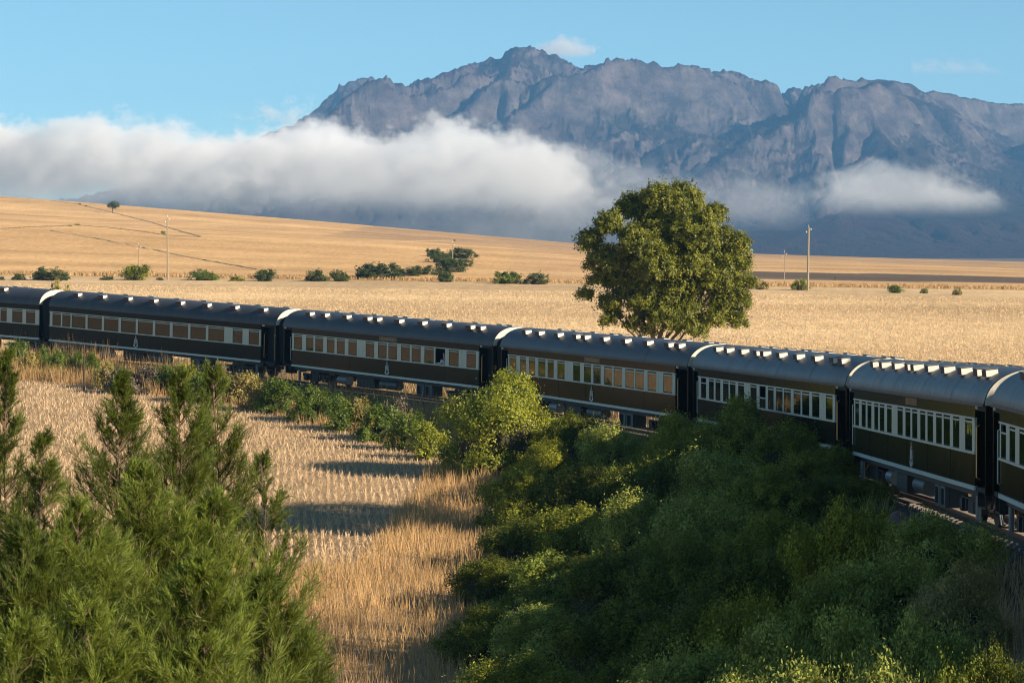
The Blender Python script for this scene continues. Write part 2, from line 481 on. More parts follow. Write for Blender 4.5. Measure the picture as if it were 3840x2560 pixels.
def cloud(name, label, box, profile, dens, scale, seed, soft=30.0, base=(0, 0), step=0.1, thr=0.45, grey=0.0, kind=None):
    """volume cloud. profile: [(x, top z)] ; base: z range over which the underside thins out"""
    x0, x1, y0, y1, z0, z1 = box
    m = bpy.data.materials.new(name + ' vapour'); m.use_nodes = True
    m.cycles.volume_step_rate = step
    t = NT(m); t.n.remove(t.b)
    P = t.pos()
    sep = t.new('ShaderNodeSeparateXYZ'); t.link(P, sep.inputs[0])
    # big billows push the top line up and down, small ones fray it
    nb = t.noise(t.mapping(P, (scale, scale * 0.8, scale * 1.35), loc=(seed, seed * 2.1, 0)), 1.0, 9, 0.62)
    fx = t.math('DIVIDE', t.math('SUBTRACT', sep.outputs[0], x0), x1 - x0)
    prof = t.ramp(fx, [((p - x0) / (x1 - x0), (h - z0) / (z1 - z0)) for p, h in profile], 'B_SPLINE')
    topz = t.math('MULTIPLY_ADD', prof, z1 - z0, z0)
    d = t.math('DIVIDE', t.math('SUBTRACT', topz, sep.outputs[2]), soft)          # >0 inside
    # fade at the front / back / sides
    cyy = (y0 + y1) / 2; hy_ = (y1 - y0) / 2
    ey = t.math('SUBTRACT', 1.0, t.math('POWER', t.math('ABSOLUTE', t.math('DIVIDE', t.math('SUBTRACT', sep.outputs[1], cyy), hy_)), 2.0))
    ed = t.math('MULTIPLY', t.math('MINIMUM', t.math('MULTIPLY', t.math('SUBTRACT', fx, 0.0), 8.0), t.math('MULTIPLY', t.math('SUBTRACT', 1.0, fx), 4.0)), 1.0)
    ed = t.math('MINIMUM', ed, 1.0)
    v = t.math('MINIMUM', d, t.math('MULTIPLY', ey, 1.6))
    v = t.math('MINIMUM', v, t.math('MULTIPLY', ed, 1.6))
    v = t.math('MINIMUM', v, 1.2)
    v = t.math('ADD', v, t.math('MULTIPLY', t.math('SUBTRACT', nb, 0.5), 6.5))
    n9 = t.noise(t.mapping(P, (scale * 4.2, scale * 4, scale * 5), loc=(seed, 1, 2)), 1.0, 6, 0.65)
    v = t.math('ADD', v, t.math('MULTIPLY', t.math('SUBTRACT', n9, 0.5), 3.4))
    v = t.math('SUBTRACT', v, thr)
    v = t.math('MULTIPLY', v, 1.6, clamp=True)
    if base[1] > base[0]:
        mr = t.new('ShaderNodeMapRange', interpolation_type='SMOOTHSTEP'); t.link(sep.outputs[2], mr.inputs[0])
        mr.inputs[1].default_value = base[0]; mr.inputs[2].default_value = base[1]; mr.inputs[3].default_value = 0.02; mr.inputs[4].default_value = 1
        v = t.math('MULTIPLY', v, mr.outputs[0])
    v = t.math('MULTIPLY', v, dens)
    pv = t.new('ShaderNodeVolumePrincipled'); pv.inputs['Color'].default_value = (0.97 - grey, 0.975 - grey, 0.985 - grey, 1)
    pv.inputs['Anisotropy'].default_value = 0.0
    t.link(v, pv.inputs['Density']); t.link(pv.outputs[0], t.n['Material Output'].inputs['Volume'])
    o = MB().box(*box).build(name, m)
    tag(o, label, 'cloud', kind=kind)
    return o


def wz(py, Y): return ZC + (HY - py * 1.6327) / F * Y
def wx(px, Y): return (px * 1.6327 - 1920) / F * Y
YC = 3350.0
cp = [(-200, 285), (30, 280), (130, 335), (220, 285), (400, 318), (520, 325), (640, 285), (740, 272), (860, 318), (960, 310), (1030, 272), (1100, 318), (1200, 335), (1290, 365), (1350, 405), (1420, 445), (1560, 500)]
pr = [(wx(a, YC), wz(b, YC)) for a, b in cp]
cloud('cloud_bank', 'long white fog bank lying across the foot of the mountain', (pr[0][0], wx(1600, YC), 3050, 3640, 12, 205),
      [(a, h) for a, h in pr], 0.030, 1 / 120.0, 3.1, soft=32, base=(45, 165), step=0.09)
cloud('cloud', 'small grey cloud clinging to the right mountain slope', (wx(1880, YC), wx(2300, YC), 3150, 3500, wz(500, YC), wz(325, YC)),
      [(wx(1880, YC), wz(400, YC)), (wx(1960, YC), wz(375, YC)), (wx(2090, YC), wz(362, YC)), (wx(2180, YC), wz(410, YC)), (wx(2300, YC), wz(460, YC))],
      0.0050, 1 / 60.0, 8.7, soft=14, base=(wz(500, YC), wz(440, YC)), step=0.2, thr=0.5)
cloud('cloud', 'thin wisps of cloud drifting above the tree against dark gullies', (wx(1180, YC), wx(1940, YC), 3200, 3500, wz(530, YC), wz(290, YC)),
      [(wx(1180, YC), wz(300, YC)), (wx(1400, YC), wz(320, YC)), (wx(1500, YC), wz(390, YC)), (wx(1640, YC), wz(400, YC)), (wx(1800, YC), wz(400, YC)), (wx(1940, YC), wz(440, YC))],
      0.0022, 1 / 60.0, 5.5, soft=20, base=(wz(540, YC), wz(470, YC)), step=0.25, thr=0.6)
YP = 7200.0
cloud('cloud', 'tiny white puff of cloud just above the highest peak', (wx(1200, YP), wx(1380, YP), 7050, 7350, wz(135, YP), wz(66, YP)),
      [(wx(1200, YP), wz(125, YP)), (wx(1262, YP), wz(100, YP)), (wx(1298, YP), wz(84, YP)), (wx(1345, YP), wz(102, YP)), (wx(1380, YP), wz(125, YP))],
      0.009, 1 / 75.0, 1.4, soft=14, base=(wz(133, YP), wz(118, YP)), step=0.25, thr=0.35)
cloud('cloud', 'faint pinkish streak of cloud high at the right', (wx(2080, YP), wx(2310, YP), 7100, 7300, wz(182, YP), wz(112, YP)),
      [(wx(2080, YP), wz(140, YP)), (wx(2150, YP), wz(126, YP)), (wx(2250, YP), wz(144, YP)), (wx(2310, YP), wz(160, YP))],
      0.0030, 1 / 80.0, 2.7, soft=20, base=(wz(175, YP), wz(155, YP)), step=0.25, thr=0.45)


# ------------------------------------------------------------------ train
paint_m = mat('glossy dark coach paint', (0.014, 0.012, 0.008), 0.16, 0, 0.10); t = NT(paint_m)
O = t.obj()
pn = t.noise(t.mapping(O, (1.5, 1.5, 5)), 1.0, 4)
t.link(t.mix(t.noise(t.mapping(O, (0.8, 1, 0.5)), 2.0, 5), (0.007, 0.006, 0.004), (0.014, 0.012, 0.008)), t.b.inputs['Base Color'])
t.link(t.math('MULTIPLY_ADD', pn, 0.22, 0.10), t.b.inputs['Roughness'])
t.bump(t.noise(t.mapping(O, (1.2, 1, 1.2)), 1.5, 2), 0.10, 0.05)
roof_m = mat('grey coach roof', (0.10, 0.105, 0.115), 0.42, 0, 0.3); t = NT(roof_m)
O = t.obj()
rn = t.noise(t.mapping(O, (3.0, 0.5, 0.6)), 1.0, 6, 0.65)
rn2 = t.noise(t.mapping(O, (0.25, 0.6, 0.6)), 1.0, 4)
t.link(t.mix(1.0, t.ramp(rn, [(0.3, (0.034, 0.037, 0.046)), (0.7, (0.066, 0.067, 0.075))]), t.ramp(rn2, [(0.3, 0.8), (0.7, 1.2)]), 'MULTIPLY'), t.b.inputs['Base Color'])
t.link(t.math('MULTIPLY_ADD', rn, 0.3, 0.28), t.b.inputs['Roughness'])
t.bump(rn, 0.15, 0.02)
def dirty(name, base, rough, amt=0.25, scale=4, **k):
    m = mat(name, base, rough, **k); t = NT(m)
    n = t.noise(t.mapping(t.obj(), (1, 1, 1)), scale, 6, 0.65)
    t.link(t.mix(n, tuple(b * (1 - amt) for b in base), tuple(min(1, b * (1 + amt)) for b in base)), t.b.inputs['Base Color'])
    return m
trim_m = dirty('pale green cream trim paint', (0.52, 0.54, 0.45), 0.45, 0.12)
stripe_m = dirty('pale turquoise sill paint', (0.50, 0.60, 0.58), 0.35, 0.15)
cream_m = dirty('cream gangway canvas', (0.62, 0.58, 0.48), 0.7, 0.08)
vent_m = dirty('pale vent sheet metal', (0.78, 0.74, 0.66), 0.5, 0.12)
vent_top_m = dirty('dimmed grey vent lid', (0.13, 0.135, 0.14), 0.5, 0.2)  # darker than the vent body: dimmer sun on top put into its colour
louvre_m = dirty('rusty louvre', (0.10, 0.045, 0.03), 0.7, 0.4)
under_m = dirty('underframe black', (0.018, 0.016, 0.015), 0.6, 0.4)
box_m = dirty('grey equipment box', (0.07, 0.08, 0.085), 0.5, 0.25)
silver_m = dirty('silver pipe paint', (0.20, 0.21, 0.22), 0.4, 0.2)
wheel_m = dirty('wheel steel', (0.10, 0.08, 0.07), 0.45, 0.4, metal=0.5)
black_m = mat('black rubber', (0.012, 0.012, 0.013), 0.8)
door_m = dirty('brown varnished door', (0.16, 0.085, 0.04), 0.25, 0.3)
brass_m = mat('brass rail', (0.55, 0.36, 0.16), 0.3, 0.8)
gold_m = mat('gold lettering', (0.42, 0.24, 0.06), 0.45, 0.3)
crest_m = mat('silver crest paint', (0.62, 0.60, 0.55), 0.45)
plate_m = mat('white plate', (0.7, 0.7, 0.68), 0.5)
inner_m = mat('dark interior lining', (0.03, 0.02, 0.015), 0.8)
glass_m = bpy.data.materials.new('window glass'); glass_m.use_nodes = True
t = NT(glass_m); t.n.remove(t.b)
gl = t.new('ShaderNodeBsdfGlossy'); gl.inputs['Roughness'].default_value = 0.03; gl.inputs['Color'].default_value = (0.85, 0.9, 0.9, 1)
tr = t.new('ShaderNodeBsdfTransparent'); tr.inputs['Color'].default_value = (0.72, 0.70, 0.66, 1)
lw = t.new('ShaderNodeFresnel'); lw.inputs[0].default_value = 1.5
mx = t.new('ShaderNodeMixShader'); t.link(t.math('MULTIPLY_ADD', lw.outputs[0], 1.0, 0.03, clamp=True), mx.inputs[0])
bmp = t.new('ShaderNodeBump'); bmp.inputs['Strength'].default_value = 0.12; bmp.inputs['Distance'].default_value = 0.05
t.link(t.noise(t.mapping(t.obj(), (1, 1, 1)), 1.3, 2), bmp.inputs['Height']); t.link(bmp.outputs[0], gl.inputs['Normal'])
t.link(tr.outputs[0], mx.inputs[1]); t.link(gl.outputs[0], mx.inputs[2]); t.link(mx.outputs[0], t.n['Material Output'].inputs[0])
blind_m = {k: dirty('blind ' + k, c, 0.8, 0.35, 5) for k, c in dict(brown=(0.15, 0.062, 0.045), umber=(0.075, 0.036, 0.03), tan=(0.19, 0.10, 0.06), olive=(0.15, 0.12, 0.03), dark=(0.07, 0.035, 0.03), plum=(0.20, 0.03, 0.12), red=(0.30, 0.02, 0.02), cream=(0.5, 0.4, 0.3)).items()}  # olive imitates sunlit field and bushes mirrored in the panes

W2, SILL, EAVE, RISE = 1.40, 1.05, 3.30, 0.95
WT, WB = 2.87, 2.06                       # top and bottom of the glass

# wall corners of each coach on the camera side: far end, near end (x, y) and rail level
ends = {0: ((-45.6, 189.0), (-30.41, 175.01)), 1: ((-29.66, 174.38), (-14.75, 159.53)), 2: ((-12.72, 157.06), (-1.73, 140.33)),
        3: ((-0.21, 137.36), (7.08, 118.09)), 4: ((7.88, 115.03), (11.26, 94.70)), 5: ((11.52, 91.59), (12.12, 71.10)), 6: ((12.10, 67.47), (11.88, 46.9))}
zr_ = {0: (2.0, 1.42), 1: (1.37, 0.61), 2: (0.50, 0.09), 3: (0.05, -0.02), 4: (0.0, 0.30), 5: (0.35, 0.97), 6: (1.11, 1.45)}
# fix the small level residuals: rail level = eave level - 3.3
def zl(z): return [(p, q) for p, q in z]

# window openings on the camera side, as picture columns of the photograph turned to metres below
win_px = {
 0: [(-200, 0, .4252), (-260, -215, 0), (-175, -130, 0), (-90, -40, 0)],
}
def span(zs, sc_, off): return [(off + a * sc_, off + b * sc_) for a, b in zs]
win = {
 1: span([(458, 525), (545, 610), (628, 742), (768, 886), (914, 1033), (1062, 1185), (1212, 1335), (1364, 1485), (1518, 1646), (1675, 1803), (1833, 1965), (2048, 2126), (2190, 2272)], .4252, 0),
 2: span([(357, 422), (465, 522), (545, 608), (648, 708), (735, 798), (838, 905), (990, 1058), (1100, 1168), (1190, 1260), (1302, 1372), (1396, 1468), (1508, 1583), (1605, 1683), (1724, 1803), (1880, 1955)], .4252, 950),
 3: span([(292, 352), (397, 448), (483, 537), (575, 638), (666, 720), (762, 826), (917, 978), (1022, 1085), (1115, 1180), (1222, 1292), (1315, 1388), (1430, 1505), (1528, 1603), (1648, 1725), (1802, 1882)], .3827, 1800),
 4: span([(413, 467), (506, 557), (583, 635), (673, 732), (754, 813), (850, 915), (996, 1062), (1103, 1168), (1203, 1262), (1298, 1368), (1392, 1465), (1506, 1580), (1606, 1682), (1724, 1802), (1885, 1958)], .3188, 2500),
 5: span([(160, 188), (214, 245), (263, 293), (321, 350), (367, 402), (428, 464), (517, 557), (584, 622), (641, 680), (709, 748), (770, 813), (843, 887), (907, 955), (986, 1035), (1088, 1142)], .4464, 3140),
 0: [(1, 21), (45, 80), (97, 128)],
}
vent_px = {
 0: [12],
 1: [.4252 * v for v in (675, 895, 1120, 1345, 1580, 1815, 2060, 2310)],
 2: [950 + .4252 * v for v in (497, 630, 820, 1005, 1090, 1283, 1487, 1700, 1912, 2000)],
 3: [1800 + .3827 * v for v in (460, 590, 775, 955, 1040, 1225, 1435, 1650, 1860, 1960)],
 4: [2500 + .3188 * v for v in (620, 745, 918, 1095, 1175, 1365, 1570, 1785, 2000, 2100)],
 5: [3140 + .4464 * v for v in (340, 415, 525, 635, 685, 808, 945, 1090, 1225, 1300)],
}
def along(k, px, off=0.0):
    """metres from the far body end at which picture column px meets coach k (off = distance inside the wall line)"""
    (xa, ya), (xb, yb) = ends[k]; L = math.hypot(xb - xa, yb - ya); tx, ty = (xb - xa) / L, (yb - ya) / L
    xa -= ty * off; ya += tx * off; u = (px - 1920) / F
    return (u * ya - xa) / (tx - u * ty), L
win_m = {k: [(along(k, a, .0)[0] - .045, along(k, b, .0)[0] + .045) for a, b in v] for k, v in win.items()}
w0 = win_m[0]
win_m[0] = [(x - 2.6 * j + 0.0, x - 2.6 * j + 1.1) for j in range(6, 0, -1) for x in [w0[0][0] - 0.6]] + w0
win_m[6] = [(0.22, 0.95)] + [(1.45 + 1.36 * i, 1.45 + 1.36 * i + (0.80)) for i in range(14)]
vent_m_ = {k: [along(k, p, 0.45)[0] for p in v] for k, v in vent_px.items()}
vent_m_[0] = [2.0, 4.6, 7.3, 10, 12.6, 15.2, vent_m_[0][0]]
vent_m_[6] = [1.6, 3.0, 5.2, 7.5, 8.6, 11, 13.5, 16, 18.6]


def roof_y(y, r=RISE): return EAVE + r * (1 - (abs(y) / (W2 + .04)) ** 2.3) ** 0.5
def roof_profile(w=W2 + .04, r=RISE, n=26, z=EAVE):
    out = []
    for i in range(n + 1):
        a = math.pi * i / n; c_, s_ = math.cos(a), math.sin(a)
        out.append((w * math.copysign(abs(c_) ** (2 / 2.3), c_), z + r * abs(s_) ** (2 / 2.0)))
    return out


vent_mesh = MB().bevbox(-.26, .26, -.16, .16, 0, .20, .02).mesh('roof_vent')
vent_lid = MB().bevbox(-.29, .29, -.19, .19, .20, .225, .01).mesh('vent_lid')
vent_lv = MB()
for i in range(4): vent_lv.box(-.23, .23, -.175, -.161, .03 + i * .04, .055 + i * .04)
vent_lv = vent_lv.box(-.25, .25, -.1695, -.159, .015, .19).mesh('louvre')
pane_cache = {}
def text_mesh(s, size):
    cu = bpy.data.curves.new('lettering', 'FONT'); cu.body = s; cu.size = size; cu.extrude = 0.006; cu.align_x = 'CENTER'; cu.align_y = 'CENTER'
    o = bpy.data.objects.new('lettering', cu); col.objects.link(o)
    bpy.context.view_layer.update()
    me = bpy.data.meshes.new_from_object(o.evaluated_get(bpy.context.evaluated_depsgraph_get())); bpy.data.objects.remove(o)
    me.name = 'lettering'; return me
txt = text_mesh('ROVOS RAIL', 0.30)
txtR = text_mesh('R', 0.26)


def crest_mesh():
    m = MB()
    # crown with ball on top, standing oval ring, two supporters and a scroll
    m.prism([(-.05, .78), (-.07, .70), (.07, .70), (.05, .78), (.03, .74), (0, .86), (-.03, .74)], 0, -.02)
    m.prism([(.03 * math.cos(a), .90 + .035 * math.sin(a)) for a in np.linspace(0, 2 * math.pi, 9)[:-1]], 0, -.02)
    n = 20
    for i in range(n):
        a, b = 2 * math.pi * i / n, 2 * math.pi * (i + 1) / n
        m.prism([(.115 * math.cos(a), .47 + .20 * math.sin(a)), (.115 * math.cos(b), .47 + .20 * math.sin(b)),
                 (.085 * math.cos(b), .47 + .165 * math.sin(b)), (.085 * math.cos(a), .47 + .165 * math.sin(a))], 0, -.02)
    for s in (-1, 1):
        m.prism([(s * .13, .68), (s * .165, .62), (s * .16, .50), (s * .20, .36), (s * .19, .24), (s * .15, .26), (s * .14, .40), (s * .125, .55)], 0, -.018)
        m.prism([(s * .10, .22), (s * .22, .24), (s * .24, .12), (s * .16, .06), (s * .11, .12)], 0, -.02)
    m.prism([(-.12, .14), (-.06, .09), (.06, .09), (.12, .14), (.10, .05), (0, .01), (-.10, .05)], 0, -.02)
    return m.mesh('crest')
crest = crest_mesh()


def bogie(parent, x):
    b = MB()
    for s in (-1, 1):
        b.box(x - 1.5, x + 1.5, s * .98 - .06, s * .98 + .06, .52, .70)
        b.box(x - .35, x + .35, s * 1.0 - .08, s * 1.0 + .10, .30, .62)
        for w in (-1.07, 1.07):
            b.bevbox(x + w - .17, x + w + .17, s * 1.02 - .12, s * 1.02 + .12, .30, .66, .03)
        for w in (-.6, .6):
            b.tube([(x + w, s * 1.05, .36 + i * .05) for i in range(7)], .07 if s else .07, 8)
    b.box(x - .3, x + .3, -1.0, 1.0, .55, .85)
    o = b.build('bogie', under_m, parent)
    for w in (-1.07, 1.07):
        q = MB()
        for s in (-1, 1):
            q.cyl((x + w, s * .5335, .432), 'y', .43, -.065, .065, 22)
            q.cyl((x + w, s * .48, .432), 'y', .46, -.015, .015, 22)
        q.cyl((x + w, 0, .432), 'y', .07, -.5, .5, 10)
        q.build('wheelset', wheel_m, o)
    return o


def coach(k, label, blinds, crest_at=None, name_at=None, vest_l=1.0, vest_r=1.35, bellows=0.8, open_win=None):
    (xa, ya), (xb, yb) = ends[k]; z0, z1 = zr_[k]
    L = math.hypot(xb - xa, yb - ya); tx, ty = (xb - xa) / L, (yb - ya) / L
    c0 = (xa - ty * W2, ya + tx * W2, z0)
    root = empty('railway_coach', c0, (0, -math.atan2(z1 - z0, L), math.atan2(ty, tx)))
    tag(root, label, 'railway coach', 'dark green and grey coaches of the passenger train')
    A, B = -vest_l, L + vest_r
    W = win_m[k]
    # ---- body: floor, far wall, lower and upper panels of the near wall, ends
    b = MB()
    b.box(0, L, -W2, -W2 + .06, SILL + .115, 1.99)
    b.box(0, L, -W2, -W2 + .06, 2.955, EAVE - .005)
    b.box(0, L, W2 - .06, W2, SILL + .115, EAVE - .005)
    b.box(0, L, -W2 + .06, W2 - .06, SILL + .12, SILL + .2)
    b.box(.0, .06, -W2 + .061, W2 - .061, SILL + .21, EAVE - .006)
    b.box(L - .06, L, -W2 + .061, W2 - .061, SILL + .21, EAVE - .006)
    b.build('body', paint_m, root)
    bl = MB(); bl.box(.07, L - .07, -.55, -.50, SILL + .21, EAVE - .01); bl.box(.07, L - .07, -W2 + .07, -.56, 1.99, 2.03); bl.build('corridor_partition', inner_m, root)
    # ---- panel cover strips
    ns = int(L / 3.3)
    for i in range(1, ns):
        x = L * i / ns
        MB().box(x - .02, x + .02, -W2 - .008, -W2, SILL + .12, 1.985).build('cover_strip', paint_m, root)
    # ---- sill stripe, rails above and below the windows
    MB().box(0, L, -W2 - .03, -W2 + .05, SILL, SILL + .113).build('sill_board', stripe_m, root)
    MB().box(0, L, W2 - .05, W2 + .03, SILL, SILL + .113).build('sill_board', stripe_m, root)
    MB().box(0, L, -W2 - .035, -W2 + .05, 1.992, 2.055).build('window_sill', trim_m, root)
    MB().box(0, L, -W2 - .028, -W2 + .05, 2.905, 2.953).build('window_head', trim_m, root)
    # ---- pillars between the windows; wide gaps are split by grooves
    xs = [0.04] + [x for w in W for x in w] + [L - .03]
    for i in range(0, len(xs), 2):
        a, c_ = xs[i], xs[i + 1]
        if c_ - a < .05: continue
        n = 3 if 1.1 > c_ - a > .75 else (2 if c_ - a >= .62 else 1)
        if c_ - a >= 1.1: n = 3
        q = MB(); w = (c_ - a)
        for j in range(n):
            q.box(a + w * j / n + (.012 if j else 0), a + w * (j + 1) / n - (.012 if j < n - 1 else 0), -W2 - .004, -W2 + .012, 2.057, 2.903)
        q.box(a + .005, c_ - .005, -W2 + .013, -W2 + .051, 2.058, 2.902)
        q.build('window_pillar', trim_m, root)
    # ---- windows
    for i, (a, c_) in enumerate(W):
        key = round((c_ - a), 2); w = c_ - a
        opened = open_win is not None and i == open_win
        f = MB(); d = -W2 + .002
        f.box(0, .028, d, d + .03, 2.058, 2.902); f.box(w - .028, w, d, d + .03, 2.058, 2.902)
        f.box(.036, w - .036, d + .001, d + .03, 2.87, 2.901); f.box(.036, w - .036, d + .001, d + .03, 2.058, 2.09)
        wo = f.build('window', black_m, root); wo.location = (a, 0, 0)
        top_bar = 2.80 if not opened else None
        half = (k == 4 and i == 7)
        if half: top_bar = 2.42
        if (k == 4 and i == 0) or (k == 6 and i == 0): top_bar = 2.66
        if top_bar:
            MB().box(.05, w - .05, -W2 - .003, -W2 + .02, top_bar, top_bar + .045).build('sash_bar', trim_m, wo)
            MB().box(.029, w - .029, d + .004, d + .010, 2.091, top_bar).build('pane', glass_m, wo)
        if not opened:
            bm_ = blinds[i % len(blinds)] if isinstance(blinds, list) else blinds
            if bm_ != 'none':
                MB().box(.03, w - .03, -W2 + .16, -W2 + .17, 2.10, 2.78 if not half else 2.4).build('blind', blind_m[bm_], wo)
        else:
            MB().bevbox(.03, w - .40, -W2 + .03, -.7, 2.06, 2.13, .01).build('table_top', plate_m, wo)
    # ---- roof
    pr_ = roof_profile(); n = len(pr_)
    V = []; nx = 24
    xs_ = np.linspace(A, B, nx + 1)
    for x in xs_: V += [(x, y, z) for y, z in pr_]
    Fs = [(i * n + j, (i + 1) * n + j, (i + 1) * n + j + 1, i * n + j + 1) for i in range(nx) for j in range(n - 1)]
    Fs.append(tuple(range(n)))
    r = MB().add(V, Fs)
    r.box(A, B, -W2 - .07, -W2 - .042, EAVE - .03, EAVE + .045); r.box(A, B, W2 + .042, W2 + .07, EAVE - .03, EAVE + .045)
    r.box(A, B, -W2 - .041, W2 + .041, EAVE - .004, EAVE + .0)
    r.build('roof', roof_m, root, smooth=True)
    MB().prism([(y * .985, z - (0.01 if z > EAVE + .02 else 0)) for y, z in pr_], B + .001, B + .03, 'x').build('roof_end_panel', cream_m, root)
    # standing seams across the roof
    for i in range(1, int(L / 4.2) + 1):
        x = A + (B - A) * i / (int(L / 4.2) + 1)
        q = MB(); V = [];
        for xx in (x - .02, x + .02): V += [(xx, y * 1.004, z + .008) for y, z in pr_]
        q.add(V, [(j, n + j, n + j + 1, j + 1) for j in range(n - 1)]); q.build('roof_seam', roof_m, root)
    # ---- roof ventilators, two rows
    for sgn in (-1, 1):
        for j, x in enumerate(vent_m_[k]):
            y = sgn * .95; z = roof_y(y) - .03
            o = obj('roof_vent', vent_mesh, vent_m, root, (x, y, z)); o.rotation_euler = (-sgn * R(6), 0, 0)
            obj('vent_lid', vent_lid, vent_top_m, o)
            l = obj('louvre', vent_lv, louvre_m, o)
            if sgn > 0: l.rotation_euler = (0, 0, math.pi)
    # ---- vestibules with recessed doorways
    for (a, c_, near_end) in ((A, 0, False), (L, B, True)):
        w = c_ - a
        if w < .3: continue
        q = MB()
        q.box(a + .002, c_ - .002, -.85, W2 - .05, SILL + .12, EAVE - .006)
        q.box(a + .002, c_ - .002, -W2 + .02, -.852, SILL - .02, SILL + .10)
        q.box(a + .002, c_ - .002, -W2 + .02, -.852, EAVE - .16, EAVE - .006)
        q.build('vestibule', black_m, root)
        # corner post and brown door panel at the outer end
        if near_end:
            dq = MB().box(c_ - .62, c_ - .07, -.99, -.90, SILL + .12, EAVE - .2).build('door', door_m, root)
            MB().box(c_ - .58, c_ - .12, -1.005, -.992, 2.62, 2.69).build('door_plate', plate_m, dq)
            MB().box(c_ - .56, c_ - .14, -1.003, -.993, 1.98, 2.55).build('door_window', blind_m['olive'], dq)  # olive reflection colour stands in for the door glass
            MB().box(c_ - .065, c_, -W2, -.84, SILL - .05, EAVE - .01).build('corner_post', paint_m, root)
            hx_ = a + .34
        else:
            MB().box(a, a + .10, -W2, -.84, SILL - .05, EAVE - .01).build('corner_post', paint_m, root)
            hx_ = c_ - .07
        MB().tube([(hx_, -W2 + .06, 1.35), (hx_, -W2 - .03, 1.40), (hx_, -W2 - .03, 2.72), (hx_, -W2 + .06, 2.77)], .019, 8).build('grab_rail', trim_m if not near_end else brass_m, root, True)
        q = MB(); q.box(a + .2, c_ - .15, -W2 + .03, -W2 + .30, .62, .66); q.box(a + .2, c_ - .15, -W2 + .20, -W2 + .45, .86, .90)
        q.box(a + .2, a + .22, -W2 + .03, -W2 + .45, .62, 1.04); q.box(c_ - .17, c_ - .15, -W2 + .03, -W2 + .45, .62, 1.04)
        q.build('steps', under_m, root)
        MB().box(a + .1, a + .3, -W2 - .012, -W2 + .03, EAVE - .12, EAVE - .04).build('door_lamp', cream_m, root)
    # ---- bellows between this coach and the next nearer one
    if bellows:
        q = MB(); npl = 6
        for j in range(npl):
            x0_ = B + .03 + (bellows) * j / npl; x1_ = B + .03 + (bellows) * (j + .5) / npl; x2_ = B + .03 + bellows * (j + 1) / npl
            for (xa_, xb_, sa, sb) in ((x0_, x1_, .90, .97), (x1_, x2_, .97, .90)):
                V = [(xa_, y * sa * .9, EAVE + (z - EAVE) * sa * .66 - .0) for y, z in pr_] + [(xb_, y * sb * .9, EAVE + (z - EAVE) * sb * .66) for y, z in pr_]
                V += [(xa_, -W2 * sa * .8, SILL + .1), (xb_, -W2 * sb * .8, SILL + .1), (xa_, W2 * sa * .8, SILL + .1), (xb_, W2 * sb * .8, SILL + .1)]
                q.add(V, [(j_, n + j_, n + j_ + 1, j_ + 1) for j_ in range(n - 1)] + [(n - 1, 2 * n - 1, 2 * n + 1, 2 * n), (0, 2 * n + 2, 2 * n + 3, n)])
        q.build('gangway_bellows', black_m, root)
    # ---- underframe
    u = MB()
    for s in (-1, 1): u.box(A, B, s * 1.15 - .06, s * 1.15 + .06, .86, 1.04)
    u.box(A, B, -.2, .2, .84, 1.0)
    for i in range(12): x = A + (B - A) * (i + .5) / 12; u.box(x - .05, x + .05, -1.1, 1.1, .90, 1.0)
    u.build('underframe', under_m, root)
    bogie(root, 2.2); bogie(root, L - 2.2)
    q = MB(); x = L * .36
    q.bevbox(x, x + 1.9, -1.22, -.55, .30, .86, .03); q.build('battery_box', under_m, root)
    q = MB(); x = L * .68
    for j in range(2):
        a = x + j * .85
        q.box(a, a + .08, -1.25, -1.13, .26, .86); q.box(a + .55, a + .75, -1.25, -1.13, .26, .86); q.box(a + .081, a + .549, -1.25, -1.13, .26, .33)
        q.box(a + .081, a + .549, -1.25, -1.13, .79, .86); q.box(a, a + .75, -1.12, -.6, .26, .86)
    q.build('equipment_box', box_m, root)
    q = MB(); q.cyl((L * .52, -.9, .60), 'x', .26, -.9, .9, 18); q.build('air_reservoir', box_m, root, True)
    q = MB(); q.cyl((L * .27, -.95, .58), 'x', .24, -.5, .5, 18); q.build('air_reservoir', silver_m, root, True)
    for xx in (L - .55, .6):
        MB().cyl((xx, -1.2, .25), 'z', .075, 0, .62, 12).build('drain_pipe', silver_m, root, True)
    for xx in (B - .25, B - .02, A + .2):
        MB().tube([(xx, -.95, .95), (xx + .03, -1.0, .6), (xx + .1, -.96, .22)], .018, 6).build('brake_hose', silver_m, root, True)
    q = MB(); q.box(B, B + .25, -.15, .15, .62, .86); q.box(A - .25, A, -.15, .15, .62, .86)
    q.build('coupler', under_m, root)
    # ---- crest and name
    if crest_at is not None:
        o = obj('crest', crest, crest_m, root, (crest_at, -W2 - .009, SILL + .13)); o.scale = (.92, 1, .80)
        l = obj('lettering', txtR, crest_m, o, (0, -.012, .47)); l.rotation_euler = (R(90), 0, 0)
    if name_at is not None:
        o = obj('lettering', txt, gold_m, root, (name_at, -W2 - .008, 3.125)); o.rotation_euler = (R(90), 0, 0); o.scale = (.85, .75, 1)
        MB().box(name_at - .95, name_at + .95, -W2 - .006, -W2 - .001, 3.02, 3.23).build('name_board', dirty('name board paint', (.07, .035, .015), .4, .2), root)
    return root


